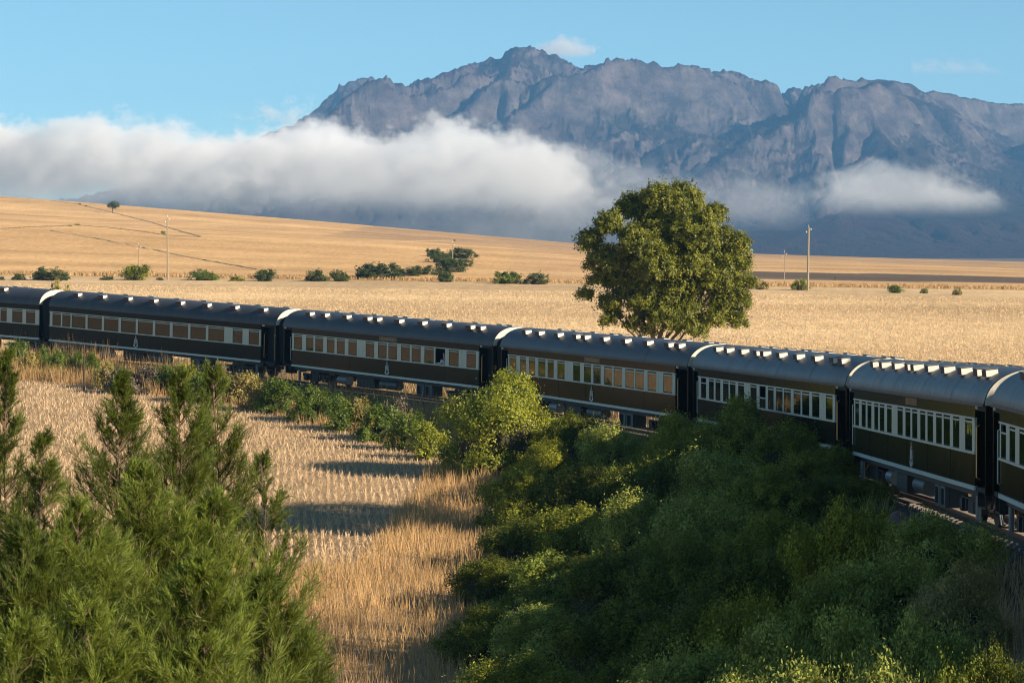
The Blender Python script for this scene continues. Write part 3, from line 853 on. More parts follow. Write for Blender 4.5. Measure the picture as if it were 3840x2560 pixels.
coaches = {}
coaches[0] = coach(0, 'dark coach cut off by the left edge of the picture', ['brown', 'umber', 'umber'], None, None, vest_l=1.0, vest_r=.02, bellows=.9)
coaches[1] = coach(1, 'second coach from the left with wide brown windows and white crest', ['umber', 'umber', 'brown', 'umber', 'brown', 'tan', 'umber', 'brown', 'umber', 'brown', 'umber', 'brown', 'tan'], along(1, 1193 * .4252)[0], None, vest_l=.02, vest_r=1.35)
coaches[2] = coach(2, 'dark coach with a passenger sitting at its open window', ['plum', 'brown', 'tan', 'brown', 'umber', 'brown', 'tan', 'olive', 'olive', 'olive', 'olive', 'olive', 'brown', 'brown', 'brown'],
                   along(2, 950 + 1177 * .4252)[0], along(2, 950 + 1183 * .4252)[0], open_win=12)
coaches[3] = coach(3, 'olive reflecting coach standing directly in front of the big tree', ['umber', 'brown', 'olive', 'umber', 'olive', 'brown', 'olive', 'dark', 'olive', 'olive'], along(3, 1800 + 1095 * .3827)[0], along(3, 1800 + 1097 * .3827)[0])
coaches[4] = coach(4, 'coach half hidden by the shaded bush crowned with yellow tips', ['dark'] * 7 + ['red'] + ['olive'] * 7, None, None)
coaches[5] = coach(5, 'near dark coach with tall pale crest and bogies in view', 'dark', along(5, 3140 + 635 * .4464)[0], along(5, 3140 + 630 * .4464)[0])
coaches[6] = coach(6, 'nearest coach cut off by the right edge of the picture', 'dark', None, None)

# ------------------------------------------------------------------ passenger in the open window
def skin_body(name, joints, edges, m, parent, loc, sub=2):
    me = bpy.data.meshes.new(name); me.from_pydata([j[0] for j in joints], edges, [])
    o = bpy.data.objects.new(name, me); col.objects.link(o); o.parent = parent; o.location = loc
    md = o.modifiers.new('skin', 'SKIN')
    for v, j in zip(me.skin_vertices[0].data, joints): v.radius = (j[1], j[1] if len(j) < 3 else j[2])
    me.skin_vertices[0].data[0].use_root = True
    ss = o.modifiers.new('sub', 'SUBSURF'); ss.levels = sub; ss.render_levels = sub
    bpy.context.view_layer.update()
    ev = o.evaluated_get(bpy.context.evaluated_depsgraph_get()); nm = bpy.data.meshes.new_from_object(ev)
    o.modifiers.clear(); o.data = nm; nm.materials.clear(); nm.materials.append(m)
    nm.polygons.foreach_set('use_smooth', np.ones(len(nm.polygons), bool))
    return o
skin_m = mat('skin', (0.55, 0.28, 0.19), 0.5); hair_m = mat('dark brown hair', (0.05, 0.025, 0.015), 0.6); shirt_m = mat('pale blue shirt', (0.66, 0.72, 0.80), 0.8)
wa, wb = win_m[2][12]
pm = coaches[2].matrix_basis
loc = pm @ Vector((wb - .41, -W2 + .24, SILL + .78))
pers = empty('person', loc, (0, 0, coaches[2].rotation_euler.z + math.pi))     # faces the far end of the coach
tag(pers, 'passenger in a pale shirt resting an arm at the open window', 'person')
skin_body('body', [((0, 0, 0), .17, .12), ((0, 0, .25), .15, .11), ((0, 0, .42), .16, .10), ((.01, 0, .50), .09, .07), ((.02, 0, .58), .055, .055), ((.035, 0, .68), .075, .08), ((.04, 0, .77), .08, .09), ((.03, 0, .84), .055, .06),
                   ((-.0, .18, .44), .06), ((.08, .25, .20), .045), ((.33, .22, .26), .032), ((.40, .21, .28), .035, .02),
                   ((-.0, -.18, .44), .06), ((.06, -.24, .18), .045), ((.28, -.12, .24), .032), ((.34, -.10, .30), .035, .02),
                   ((.12, .09, -.02), .09), ((.45, .10, .0), .07), ((.12, -.09, -.02), .09), ((.45, -.10, .0), .07),
                   ((.50, .10, -.38), .05), ((.50, -.10, -.38), .05)],
          [(0, 1), (1, 2), (2, 3), (3, 4), (4, 5), (5, 6), (6, 7), (2, 8), (8, 9), (9, 10), (10, 11), (2, 12), (12, 13), (13, 14), (14, 15), (0, 16), (16, 17), (0, 18), (18, 19), (17, 20), (19, 21)], skin_m, pers, (0, 0, 0))
skin_body('shirt', [((0, 0, .02), .185, .135), ((0, 0, .25), .165, .125), ((0, 0, .42), .172, .112), ((.01, 0, .49), .10, .08), ((-.0, .185, .44), .072), ((.04, .225, .30), .058), ((-.0, -.185, .44), .072), ((.03, -.22, .30), .058)],
          [(0, 1), (1, 2), (2, 3), (2, 4), (4, 5), (2, 6), (6, 7)], shirt_m, pers, (0, 0, 0))
skin_body('hair', [((-.01, 0, .70), .045, .06), ((-.01, 0, .79), .06, .078), ((.02, 0, .86), .035, .05)], [(0, 1), (1, 2)], hair_m, pers, (-.045, 0, .01))
for sy in (-1, 1): MB().bevbox(.112, .124, sy * .03 - .012, sy * .03 + .012, .755, .767, .002).build('eye', hair_m, pers)
MB().prism([(.10, .74), (.145, .715), (.11, .705)], -.012, .012).build('nose', skin_m, pers)

# ------------------------------------------------------------------ track
ball_m = dirty('ballast stone', (0.13, 0.10, 0.085), 0.95, 0.6, 9)
rail_m = dirty('rusty rail', (0.16, 0.09, 0.06), 0.45, 0.4, metal=0.6)
tr_root = empty('railway_track', (0, 0, 0)); tag(tr_root, 'rusty railway track curving under the coaches', 'railway track')
ss_ = np.arange(-75, 125, 1.0)
cx_, cy_ = center(ss_); tx_, ty_ = tangent(ss_); rz_ = rail_z(ss_)
# keep the rails under the coaches: take their level from the coach ends
sv = []; zv = []
for k in range(7):
    for e in (0, 1):
        x, y = ends[k][e]; sv.append(float(track_near(np.array([x]), np.array([y]))[1][0])); zv.append(zr_[k][e])
rz_ = np.interp(ss_, sv, zv)
for off in (-.5335, .5335):
    V = []; prof_ = [(-.035, 0), (.035, 0), (.035, -.03), (.008, -.04), (.008, -.11), (.06, -.125), (-.06, -.125), (-.008, -.11), (-.008, -.04), (-.035, -.03)]
    for i in range(len(ss_)):
        for a, z in prof_: V.append((cx_[i] - ty_[i] * (off + a), cy_[i] + tx_[i] * (off + a), rz_[i] + z))
    n = len(prof_); Fs = [(i * n + j, i * n + (j + 1) % n, (i + 1) * n + (j + 1) % n, (i + 1) * n + j) for i in range(len(ss_) - 1) for j in range(n)]
    MB().add(V, Fs).build('rail', rail_m, tr_root)
sl_me = MB().bevbox(-.12, .12, -1.05, 1.05, -.30, -.126, .02).mesh('sleeper'); sl_m = dirty('concrete sleeper', (.22, .19, .16), .9, .3)
for s_ in np.arange(55, 124, .7):
    x, y = center(s_); a, b = tangent(s_)
    o = obj('sleeper', sl_me, sl_m, tr_root, (float(x), float(y), float(np.interp(s_, ss_, rz_)))); o.rotation_euler = (0, 0, math.atan2(b, a))
V = []; pf = [(-2.3, -.95), (-1.6, -.32), (-1.2, -.20), (1.2, -.20), (1.6, -.32), (2.3, -.95)]
for i in range(len(ss_)):
    for a, z in pf: V.append((cx_[i] - ty_[i] * a, cy_[i] + tx_[i] * a, rz_[i] + z))
n = len(pf)
MB().add(V, [(i * n + j, i * n + j + 1, (i + 1) * n + j + 1, (i + 1) * n + j) for i in range(len(ss_) - 1) for j in range(n - 1)]).build('ballast_bed', ball_m, tr_root)
# loose stones on the shoulder
ns_ = 9000; s_ = rng.uniform(40, 100, ns_); o_ = -rng.uniform(1.1, 3.2, ns_)
x, y = center(s_); a, b = tangent(s_); zc_ = np.interp(s_, ss_, rz_) + np.interp(-o_, [0, 1.2, 1.7, 2.6, 3.2], [-.20, -.20, -.32, -.93, -1.0])
oct_ = np.array([(1, 0, 0), (0, 1, 0), (-1, 0, 0), (0, -1, 0), (0, 0, 1), (0, 0, -1)], float)
of = np.array([(0, 1, 4), (1, 2, 4), (2, 3, 4), (3, 0, 4), (1, 0, 5), (2, 1, 5), (3, 2, 5), (0, 3, 5)])
V = oct_[None] * rng.uniform(.02, .05, (ns_, 6, 1)) + np.stack([x - b * o_, y + a * o_, zc_ + .02], -1)[:, None]
me = npmesh('stone', V.reshape(-1, 3), (of[None] + 6 * np.arange(ns_)[:, None, None]).reshape(-1, 3))
tag(obj('ballast_stones', me, ball_m, tr_root), kind='stuff')


# ------------------------------------------------------------------ vegetation generators
def quads(P, D, Wd, ln, wd, tint):
    """leaf quads: centre P, long axis D, width axis Wd (unit), half length, half width"""
    a = D * ln[:, None]; b = Wd * wd[:, None]
    V = np.stack([P - a, P + b * 1.0 - a * .1, P + a, P - b * 1.0 - a * .1], 1).reshape(-1, 3)
    return V, np.arange(len(P) * 4).reshape(-1, 4), tint
def unit(v): return v / np.maximum(np.linalg.norm(v, axis=1, keepdims=True), 1e-9)
def leafcloud(lobes, n, size, g, clump=0.25, per=22, shell=0.55, fl=0.0):
    """lobes (cx,cy,cz,rx,ry,rz[,weight]); leaves gathered in twig-sized clumps near the surface of the lobes"""
    lobes = np.array([list(l) + [1.0] * (7 - len(l)) for l in lobes], float)
    w = (lobes[:, 3] * lobes[:, 4] + lobes[:, 3] * lobes[:, 5] + lobes[:, 4] * lobes[:, 5]) * lobes[:, 6]; w /= w.sum()
    nc = max(1, n // per)
    k = g.choice(len(lobes), nc, p=w); L = lobes[k]
    d = unit(g.normal(size=(nc, 3))); d[:, 2] = np.where(d[:, 2] < -0.35, -d[:, 2] * .5, d[:, 2]); d = unit(d)
    rr = shell + (1 - shell) * g.random(nc) ** 0.5
    bump = 1 + 0.20 * np.sin(d[:, 0] * 7 + k) * np.cos(d[:, 1] * 6 + 2 * k) + 0.10 * np.sin(d[:, 2] * 13 + k)
    Cn = L[:, :3] + d * L[:, 3:6] * (rr * bump)[:, None]
    # drop clumps buried deep in another lobe
    q = ((Cn[:, None] - lobes[None, :, :3]) / lobes[None, :, 3:6]); inside = ((q ** 2).sum(-1) < 0.35).any(1)
    keep = ~inside | (g.random(nc) < .15); Cn = Cn[keep]; d = d[keep]; nc = len(Cn)
    ct = np.clip(g.normal(.42, .36, nc), 0, 1)
    cr = clump * g.uniform(.6, 1.3, nc)
    # each clump is a leafy spray: it runs outward and its leaves share one lie
    ax = unit(d + g.normal(size=d.shape) * .7 + np.array([0, 0, .35]))
    nr = unit(d + g.normal(size=d.shape) * .38 + np.array([0, 0, .3]))
    tq = g.normal(size=(nc * per, 1)) * .8
    P = np.repeat(Cn, per, 0) + np.repeat(ax * cr[:, None], per, 0) * tq * .6 + g.normal(size=(nc * per, 3)) * np.repeat(cr, per)[:, None] * (.34 - .10 * np.clip(tq, -1, 1))
    N = unit(np.repeat(nr, per, 0) + g.normal(size=(nc * per, 3)) * .38)
    T = unit(np.cross(N, g.normal(size=N.shape))); B = np.cross(N, T)
    s = size * g.uniform(.6, 1.25, len(P))
    tint = np.clip(np.repeat(ct, per) + g.normal(0, .15, len(P)), 0, 1)
    return quads(P, T, B, s, s * .5, tint)


def bush_mesh(seed, n, size, clump=.28, nl=7, squat=.75):
    """a unit bush: radius about 1, height about 1.5"""
    g = np.random.default_rng(seed)
    lobes = [(0, 0, .62, .62, .62, .60)]
    for i in range(nl):
        a = 2 * math.pi * i / nl + g.uniform(-.3, .3); r = g.uniform(.42, .66)
        s = g.uniform(.26, .40)
        lobes.append((r * math.cos(a), r * math.sin(a), g.uniform(.35, .95), s, s, s * g.uniform(.8, 1.1)))
    for i in range(3): lobes.append((g.uniform(-.35, .35), g.uniform(-.35, .35), g.uniform(.95, 1.15), .3, .3, .28))
    for i in range(5):
        a = g.uniform(0, 6.28); lobes.append((.7 * math.cos(a), .7 * math.sin(a), .22, .36, .36, .28))
    V, Fq, ti = leafcloud(lobes, n, size, g, clump, shell=.80, per=40)
    return npmesh('foliage', V, Fq, {'tint': ti})
def stem_mesh(seed, r=.03, spread=.6, h=.9):
    g = np.random.default_rng(seed); m = MB()
    for i in range(7):
        a = g.uniform(0, 6.28); e = g.uniform(.2, spread)
        m.tube([(0.05 * math.cos(a), .05 * math.sin(a), -.15), (e * .4 * math.cos(a), e * .4 * math.sin(a), h * .45), (e * math.cos(a), e * math.sin(a), h)], [r, r * .7, r * .3], 5)
    return m.mesh('stem')
bark_m = dirty('grey brown bark', (.16, .12, .085), .9, .4, 12)
stems = [stem_mesh(50 + i) for i in range(2)]
def core_mesh(seed):  # opaque dark blob added inside a bush to stop light passing through
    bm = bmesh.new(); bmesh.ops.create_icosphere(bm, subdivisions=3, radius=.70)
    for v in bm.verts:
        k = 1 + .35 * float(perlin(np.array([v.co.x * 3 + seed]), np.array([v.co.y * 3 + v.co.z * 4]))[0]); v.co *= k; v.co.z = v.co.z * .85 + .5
    me = bpy.data.meshes.new('shade_core'); bm.to_mesh(me); bm.free(); return me
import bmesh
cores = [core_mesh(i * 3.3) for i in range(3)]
core_m = dirty('painted inner shade', (.035, .032, .015), .95, .6, 6)  # shade of the bush interior put into the colour

def place_bush(name, label, cat, group, meshes, i, x, y, r, h, m, zrot=None, z=None, sink=0.1):
    z = gz(x, y) - sink if z is None else z
    o = empty(name, (x, y, z), (0, 0, random.uniform(0, 6.28) if zrot is None else zrot))
    tag(o, label, cat, group)
    base = meshes[i % len(meshes)]
    f = bpy.data.objects.new('foliage', base); col.objects.link(f); f.parent = o; f.scale = (r, r, h / 1.35)
    if not base.materials: base.materials.append(m)
    f.material_slots[0].link = 'OBJECT'; f.material_slots[0].material = m
    s = obj('stem', stems[i % 2], bark_m, o); s.scale = (r, r, h / 1.5)
    c2 = obj('shade_core', cores[i % 3], core_m, o); c2.scale = (r * .95, r * .95, h / 1.55) if meshes is bm_big else (r * .6, r * .6, h / 2.4)
    return o

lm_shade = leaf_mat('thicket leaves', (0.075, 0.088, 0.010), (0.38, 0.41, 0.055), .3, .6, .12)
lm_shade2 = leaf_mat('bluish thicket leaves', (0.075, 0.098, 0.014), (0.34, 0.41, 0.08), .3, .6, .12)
lm_light = leaf_mat('brightened thicket leaves', (0.14, 0.16, 0.03), (0.48, 0.52, 0.12), .3, .6, .12)  # paler species tone that also paints brighter crowns into the thicket
lm_deep = leaf_mat('darkened thicket leaves', (0.045, 0.058, 0.008), (0.22, 0.25, 0.035), .25, .6, .12)  # darker species tone that also paints the shade of the hollows
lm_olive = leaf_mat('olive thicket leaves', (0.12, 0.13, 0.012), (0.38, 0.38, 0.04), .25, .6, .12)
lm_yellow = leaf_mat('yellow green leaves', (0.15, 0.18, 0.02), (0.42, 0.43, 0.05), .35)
lm_bank = leaf_mat('fresh bank leaves', (0.07, 0.12, 0.02), (0.17, 0.22, 0.03), .35)
lm_grey = leaf_mat('grey twiggy scrub', (0.10, 0.08, 0.06), (0.22, 0.18, 0.13), .1)
lm_far = leaf_mat('far bush leaves', (0.04, 0.065, 0.018), (0.10, 0.125, 0.035), .25)
lm_dry = leaf_mat('dry flowering scrub', (0.20, 0.16, 0.05), (0.40, 0.33, 0.10), .2)
lm_tree = leaf_mat('tree leaves', (0.07, 0.09, 0.012), (0.28, 0.28, 0.035), .3)

bm_big = [bush_mesh(100 + i, 62000, .021, .14) for i in range(5)]
bm_small = [bush_mesh(200 + i, 6000, .055, .24) for i in range(3)]
bm_far = [bush_mesh(300 + i, 2600, .085, .28) for i in range(4)]

# thicket between the camera and the near coaches: (picture column, picture row of the top, distance, radius, leaf)
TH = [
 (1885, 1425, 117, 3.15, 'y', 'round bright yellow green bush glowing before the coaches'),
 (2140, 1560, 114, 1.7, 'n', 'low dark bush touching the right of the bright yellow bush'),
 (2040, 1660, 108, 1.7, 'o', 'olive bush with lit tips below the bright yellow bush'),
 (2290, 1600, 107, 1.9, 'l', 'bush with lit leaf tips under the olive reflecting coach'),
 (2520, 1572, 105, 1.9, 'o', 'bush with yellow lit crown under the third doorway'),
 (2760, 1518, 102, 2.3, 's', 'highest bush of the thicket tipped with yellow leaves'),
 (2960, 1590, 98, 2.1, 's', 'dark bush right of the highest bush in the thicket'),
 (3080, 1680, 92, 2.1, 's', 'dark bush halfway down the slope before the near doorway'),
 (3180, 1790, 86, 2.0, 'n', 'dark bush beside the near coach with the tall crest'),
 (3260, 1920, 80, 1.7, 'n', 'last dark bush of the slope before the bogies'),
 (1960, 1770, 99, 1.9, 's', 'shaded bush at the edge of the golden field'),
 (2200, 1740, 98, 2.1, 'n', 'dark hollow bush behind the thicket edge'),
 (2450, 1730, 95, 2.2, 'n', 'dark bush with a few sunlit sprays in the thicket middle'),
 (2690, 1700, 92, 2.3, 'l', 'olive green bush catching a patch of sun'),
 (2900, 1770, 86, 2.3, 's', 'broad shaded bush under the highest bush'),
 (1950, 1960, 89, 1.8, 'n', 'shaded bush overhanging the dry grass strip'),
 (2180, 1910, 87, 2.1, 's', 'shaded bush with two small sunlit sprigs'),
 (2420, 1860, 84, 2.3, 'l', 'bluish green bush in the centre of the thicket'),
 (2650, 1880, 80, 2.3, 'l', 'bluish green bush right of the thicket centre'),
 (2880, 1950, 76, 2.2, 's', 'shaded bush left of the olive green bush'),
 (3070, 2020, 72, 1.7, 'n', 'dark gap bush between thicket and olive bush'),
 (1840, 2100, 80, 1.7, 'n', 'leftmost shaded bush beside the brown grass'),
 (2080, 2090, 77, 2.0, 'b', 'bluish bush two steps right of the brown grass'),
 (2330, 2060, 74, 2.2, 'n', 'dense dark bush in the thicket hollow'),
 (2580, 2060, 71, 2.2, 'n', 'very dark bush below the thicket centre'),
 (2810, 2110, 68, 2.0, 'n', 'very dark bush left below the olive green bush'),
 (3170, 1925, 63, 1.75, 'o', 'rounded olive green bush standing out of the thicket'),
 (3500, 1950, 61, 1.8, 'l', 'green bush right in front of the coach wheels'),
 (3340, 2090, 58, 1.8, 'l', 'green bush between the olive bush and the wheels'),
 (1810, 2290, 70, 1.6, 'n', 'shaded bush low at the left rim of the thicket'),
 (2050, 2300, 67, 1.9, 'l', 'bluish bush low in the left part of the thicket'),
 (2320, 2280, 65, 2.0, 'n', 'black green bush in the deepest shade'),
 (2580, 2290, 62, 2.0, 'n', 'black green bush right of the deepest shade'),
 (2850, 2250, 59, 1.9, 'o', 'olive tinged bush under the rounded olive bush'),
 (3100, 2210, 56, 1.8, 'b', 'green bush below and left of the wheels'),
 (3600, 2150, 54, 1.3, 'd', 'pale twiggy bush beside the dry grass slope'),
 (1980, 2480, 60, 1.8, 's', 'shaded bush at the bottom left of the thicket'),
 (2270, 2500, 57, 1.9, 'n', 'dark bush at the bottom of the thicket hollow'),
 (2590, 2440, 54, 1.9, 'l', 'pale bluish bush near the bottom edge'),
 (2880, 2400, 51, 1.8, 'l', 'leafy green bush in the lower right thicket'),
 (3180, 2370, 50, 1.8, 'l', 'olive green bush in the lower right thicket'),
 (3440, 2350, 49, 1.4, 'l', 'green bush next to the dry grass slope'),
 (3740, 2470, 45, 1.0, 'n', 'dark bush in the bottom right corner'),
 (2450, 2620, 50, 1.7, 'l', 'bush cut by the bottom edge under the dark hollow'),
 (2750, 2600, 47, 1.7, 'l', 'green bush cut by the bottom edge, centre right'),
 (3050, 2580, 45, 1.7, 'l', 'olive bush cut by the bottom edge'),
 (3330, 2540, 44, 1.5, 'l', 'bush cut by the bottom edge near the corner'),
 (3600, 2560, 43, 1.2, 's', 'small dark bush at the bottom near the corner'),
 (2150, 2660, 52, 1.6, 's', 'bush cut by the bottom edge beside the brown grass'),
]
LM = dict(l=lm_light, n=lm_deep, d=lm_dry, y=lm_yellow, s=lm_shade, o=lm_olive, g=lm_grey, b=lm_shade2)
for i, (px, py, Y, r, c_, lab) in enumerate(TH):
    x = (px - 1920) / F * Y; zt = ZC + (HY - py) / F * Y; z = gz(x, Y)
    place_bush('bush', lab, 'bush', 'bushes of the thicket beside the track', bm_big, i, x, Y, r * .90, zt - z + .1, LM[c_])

BK = [(1050, 1395, 145, 1.35, 'k', 'bright green bush on the bank under the second crest'), (1160, 1425, 141, 1.2, 'k', 'green creeper right of the bright green bank bush'),
      (1290, 1455, 137, 1.2, 'k', 'dark green creeper in the middle of the bank'), (1420, 1490, 132, 1.2, 'k', 'green creeper spreading down the bank towards the field'),
      (1540, 1520, 128, 1.3, 'k', 'leafy bank shrub left of the bright yellow bush'), (1610, 1545, 124, 1.0, 'y', 'yellow green shrub touching the bright yellow bush'),
      (60, 1255, 171, .8, 'k', 'leafy shrub at the far left end of the bank'), (160, 1280, 169, .7, 'k', 'second small shrub below the leftmost coach'),
      (215, 1285, 167, .8, 'k', 'green shrub below the first gangway'), (280, 1300, 163, .7, 'k', 'small shrub left of the wooden post'),
      (345, 1300, 162, .7, 'k', 'small leafy shrub right of the wooden post'), (460, 1350, 155, 1.1, 'g', 'dull grey bush on the bank beneath the white sill line'),
      (560, 1352, 155, 1.0, 'g', 'brownish grey bush beside the dull grey bush'), (700, 1340, 154, 1.2, 'y', 'yellow green shrub under the windows with wide pillars'),
      (770, 1345, 150, 1.0, 'k', 'small green shrub under the right end of the second coach'), (890, 1375, 150, 1.2, 'd', 'dry shrub below the vestibule of the second coach'),
      (960, 1390, 146, .9, 'd', 'reddish dry shrub left of the bright green bush'), (1500, 1450, 133, .8, 'g', 'pinkish dry seed plant standing on the bank')]
BK += [(620, 1350, 155, 1.0, 'k', 'low green shrub under the middle of the second coach'), (830, 1372, 150.5, 1.0, 'y', 'small yellow green shrub by the end of the white sill line'),
       (400, 1330, 158, .9, 'd', 'dry straw coloured shrub beside the crest of the second coach'), (1225, 1440, 141, 1.0, 'k', 'green shrub tucked close under the coach with the open window'),
       (1355, 1470, 137, .9, 'd', 'dry shrub close under the crest of the coach with the open window'), (110, 1290, 166, .8, 'd', 'dry shrub below the windows of the leftmost coach')]
LM.update(k=lm_bank, d=lm_dry)
for i, (px, py, Y, r, c_, lab) in enumerate(BK):
    x = (px - 1920) / F * Y; zt = ZC + (HY - py) / F * Y; z = gz(x, Y)
    place_bush('shrub', lab, 'shrub', 'shrubs on the railway bank', bm_small, i, x, Y, r, max((zt - z) * .8 + .1, .5), LM[c_])

# yellow shrub behind the left coaches and the row along the field edge: (column, base row, width, height, leaf, label)
FB = [(225, 1100, 120, 48, 'd', 'pale yellow shrub rising behind the roof of the second coach'),
      (5, 1050, 30, 14, 'f', 'tiny bush at the left frame edge on the field line'), (75, 1050, 60, 26, 'f', 'small bush left of the broad olive bush'),
      (188, 1052, 155, 46, 'f', 'broad olive bush at the left of the field line'), (405, 1050, 60, 16, 'f', 'low scrub left of the dense dark bush'),
      (513, 1050, 135, 54, 'n', 'dense dark green bush beside the tall left pole'), (600, 1051, 28, 12, 'f', 'tiny bush between dark bush and pole'),
      (762, 1051, 130, 38, 'k', 'light green bush right of the tall left pole'), (885, 1054, 60, 19, 'n', 'small dark pair of bushes on the field line'),
      (995, 1054, 104, 42, 'f', 'mid sized olive bush on the field line'), (1180, 1055, 95, 42, 'f', 'olive bush, left one of the touching pair'),
      (1270, 1055, 90, 40, 'f', 'olive bush, right one of the touching pair'), (1665, 1057, 84, 44, 'f', 'round olive bush in front of the green shrubbery'),
      (1900, 1064, 125, 44, 'k', 'green bush at the field line left of the big tree'), (2010, 1066, 95, 42, 'f', 'brown green bush nearest the big tree'),
      (2850, 1085, 70, 34, 'd', 'dry thin bush right of the big tree'), (3000, 1088, 68, 42, 'n', 'dark round bush at the foot of the right pole'),
      (3355, 1098, 70, 28, 'k', 'small green bush out on the right field'), (3465, 1100, 30, 20, 'k', 'very small bush between two others on the right'),
      (3590, 1106, 42, 26, 'd', 'pale yellowish bush farthest right')]
LM.update(f=lm_far, n=lm_shade)
for i, (px, py, w, h, c_, lab) in enumerate(FB):
    if i == 0: Y = 196.0; x = (px - 1920) / F * Y
    else: x, Y = hit(px, py, 150, 600)
    r = w * Y / F / 2 * .98; hh = h * Y / F * 1.05
    if i == 0: hh = ZC + (HY - 1056) / F * Y - gz(x, Y)
    place_bush('field_bush', lab, 'bush', 'bushes along the far field edge', bm_far, i, x, Y, r, hh, LM[c_])
# shrubbery on the hillside
HB = [(1420, 1046, 190, 56, 'left end mass of the hillside shrubbery'), (1385, 1047, 100, 36, 'low left tail of the hillside shrubbery'), (1520, 1034, 130, 30, 'low middle hedge of the hillside shrubbery'),
      (1580, 1030, 120, 34, 'second middle hedge of the hillside shrubbery'), (1690, 1020, 130, 48, 'lower right clump of the hillside shrubbery'), (1720, 1000, 110, 30, 'right hand tail of the hillside shrubbery'),
      (1650, 985, 120, 38, 'dark middle clump of the hillside shrubbery'), (1625, 963, 75, 30, 'upper left clump of the hillside shrubbery'), (1730, 970, 130, 36, 'upper right clump of the hillside shrubbery')]
for i, (px, py, w, h, lab) in enumerate(HB):
    x, Y = hit(px, py, 150, 900)
    place_bush('hillside_bush', lab, 'bush', 'shrubbery on the slope', bm_far, i + 1, x, Y, w * Y / F / 2, h * Y / F * 1.05, lm_far)
# small scrub along the hillside lines
HS = [(290, 846, 26, 8), (262, 848, 20, 6), (612, 880, 20, 14), (455, 859, 10, 5), (325, 775, 10, 6), (300, 768, 12, 6), (1705, 904, 10, 6), (3134, 1046, 14, 8)]
for i, (px, py, w, h) in enumerate(HS):
    x, Y = hit(px, py, 300, 1150)
    place_bush('scrub', ['dark scrub where the upper field line bends', 'dark scrub left of the bend in the field line', 'round scrub by the tall left pole on the field line', 'tiny scrub between bend and pole',
                         'tiny scrub up the slanting boundary', 'scrub speck above the slanting boundary', 'scrub speck on the hill brow behind the shrubbery', 'lone dark speck bush on the ploughed strip'][i], 'scrub', 'scrub on the hillside', bm_far, i, x, Y, w * Y / F / 2, h * Y / F, lm_shade)


# ------------------------------------------------------------------ trees
def tree(name, label, cat, x, y, lobes, n, size, m, clump, trunk, seed, group=None, per=22, shell=.45):
    z = gz(x, y)
    root = empty(name, (x, y, z)); tag(root, label, cat, group)
    g = np.random.default_rng(seed)
    V, Fq, ti = leafcloud(lobes, n, size, g, clump, per=per, shell=shell)
    obj('crown', npmesh('crown', V, Fq, {'tint': ti}), m, root)
    trunk.build('trunk', bark_m, root, True)
    return root
TY = 176.0
k_ = .4274 * TY / F
bx_ = (2100 + .4274 * 870 - 1920) / F * TY
zb_ = gz(bx_, TY)
def TL(cx, cy, r, dy=0, sq=1.0, w=1.0):
    return ((2100 + .4274 * cx - 1920) / F * TY - bx_, dy, ZC + (HY - (650 + .4274 * cy)) / F * TY - zb_, r * k_, r * k_, r * k_ * sq, w)
lob = [TL(1010, 330, 235, .6), TL(860, 280, 180, .2), TL(1100, 250, 160, 1), TL(640, 330, 155, 1.6), TL(430, 470, 125, -.2, 1.15), TL(270, 620, 110, .2, 1.25), TL(680, 660, 190, -1.6), TL(620, 560, 100, -1.5),
       TL(900, 700, 240, .8), TL(1200, 720, 260, .8), TL(560, 820, 170, .8), TL(1350, 780, 200, 1), TL(760, 1010, 150, -.5), TL(1000, 950, 200, .4), TL(500, 950, 130, .2), TL(1250, 960, 190, .8), TL(1480, 1000, 150, .4), TL(1000, 1120, 140, .8, 1, .8), TL(1180, 1320, 110, .3, 1, .8), TL(880, 1250, 90, .2, 1, .7), TL(330, 950, 90, .2, 1, .8), TL(1500, 1240, 110, .2, 1, .8), TL(480, 1240, 80, .2, 1, .8), TL(1370, 370, 100, .8, 1.15), TL(1180, 560, 270, -.4), TL(1540, 640, 125, .3, 1.1), TL(1500, 830, 170, -.2), TL(400, 800, 170, -.6), TL(830, 860, 200, -1.8), TL(1130, 830, 220, -.6), TL(860, 500, 200, .5),
       TL(1660, 970, 62, .2), TL(225, 1070, 68, -.2), TL(430, 1150, 105, -.5), TL(420, 1300, 80, -.5, 1, .6), TL(650, 980, 140, 0, 1, .9), TL(560, 1060, 110, .3, 1, .8), TL(700, 1150, 120, -.9, 1, .7), TL(640, 1330, 90, -.5, 1, .5), TL(900, 1280, 130, -1.2, 1, .9), TL(1100, 1360, 110, -1.0, 1, .8), TL(760, 1250, 110, .6, 1, .6), TL(1100, 1200, 140, -.4, 1, 1.), TL(1430, 1180, 140, .2, 1, 1.), TL(900, 1130, 140, -.5, 1, 1.), TL(1200, 1050, 170, .3, 1, .7), TL(1560, 1130, 115, 0, 1.1),
       TL(1560, 1320, 85, -.3, 1, .8), TL(1340, 1300, 110, -.6, 1, .8), TL(960, 1330, 100, -.8, 1, .7), TL(780, 1380, 70, -.6, 1, .6), TL(1220, 1400, 80, -.8, 1, .8), TL(1030, 1010, 140, -.8, 1, .8), TL(1350, 950, 170, -.6)]
tk = MB()
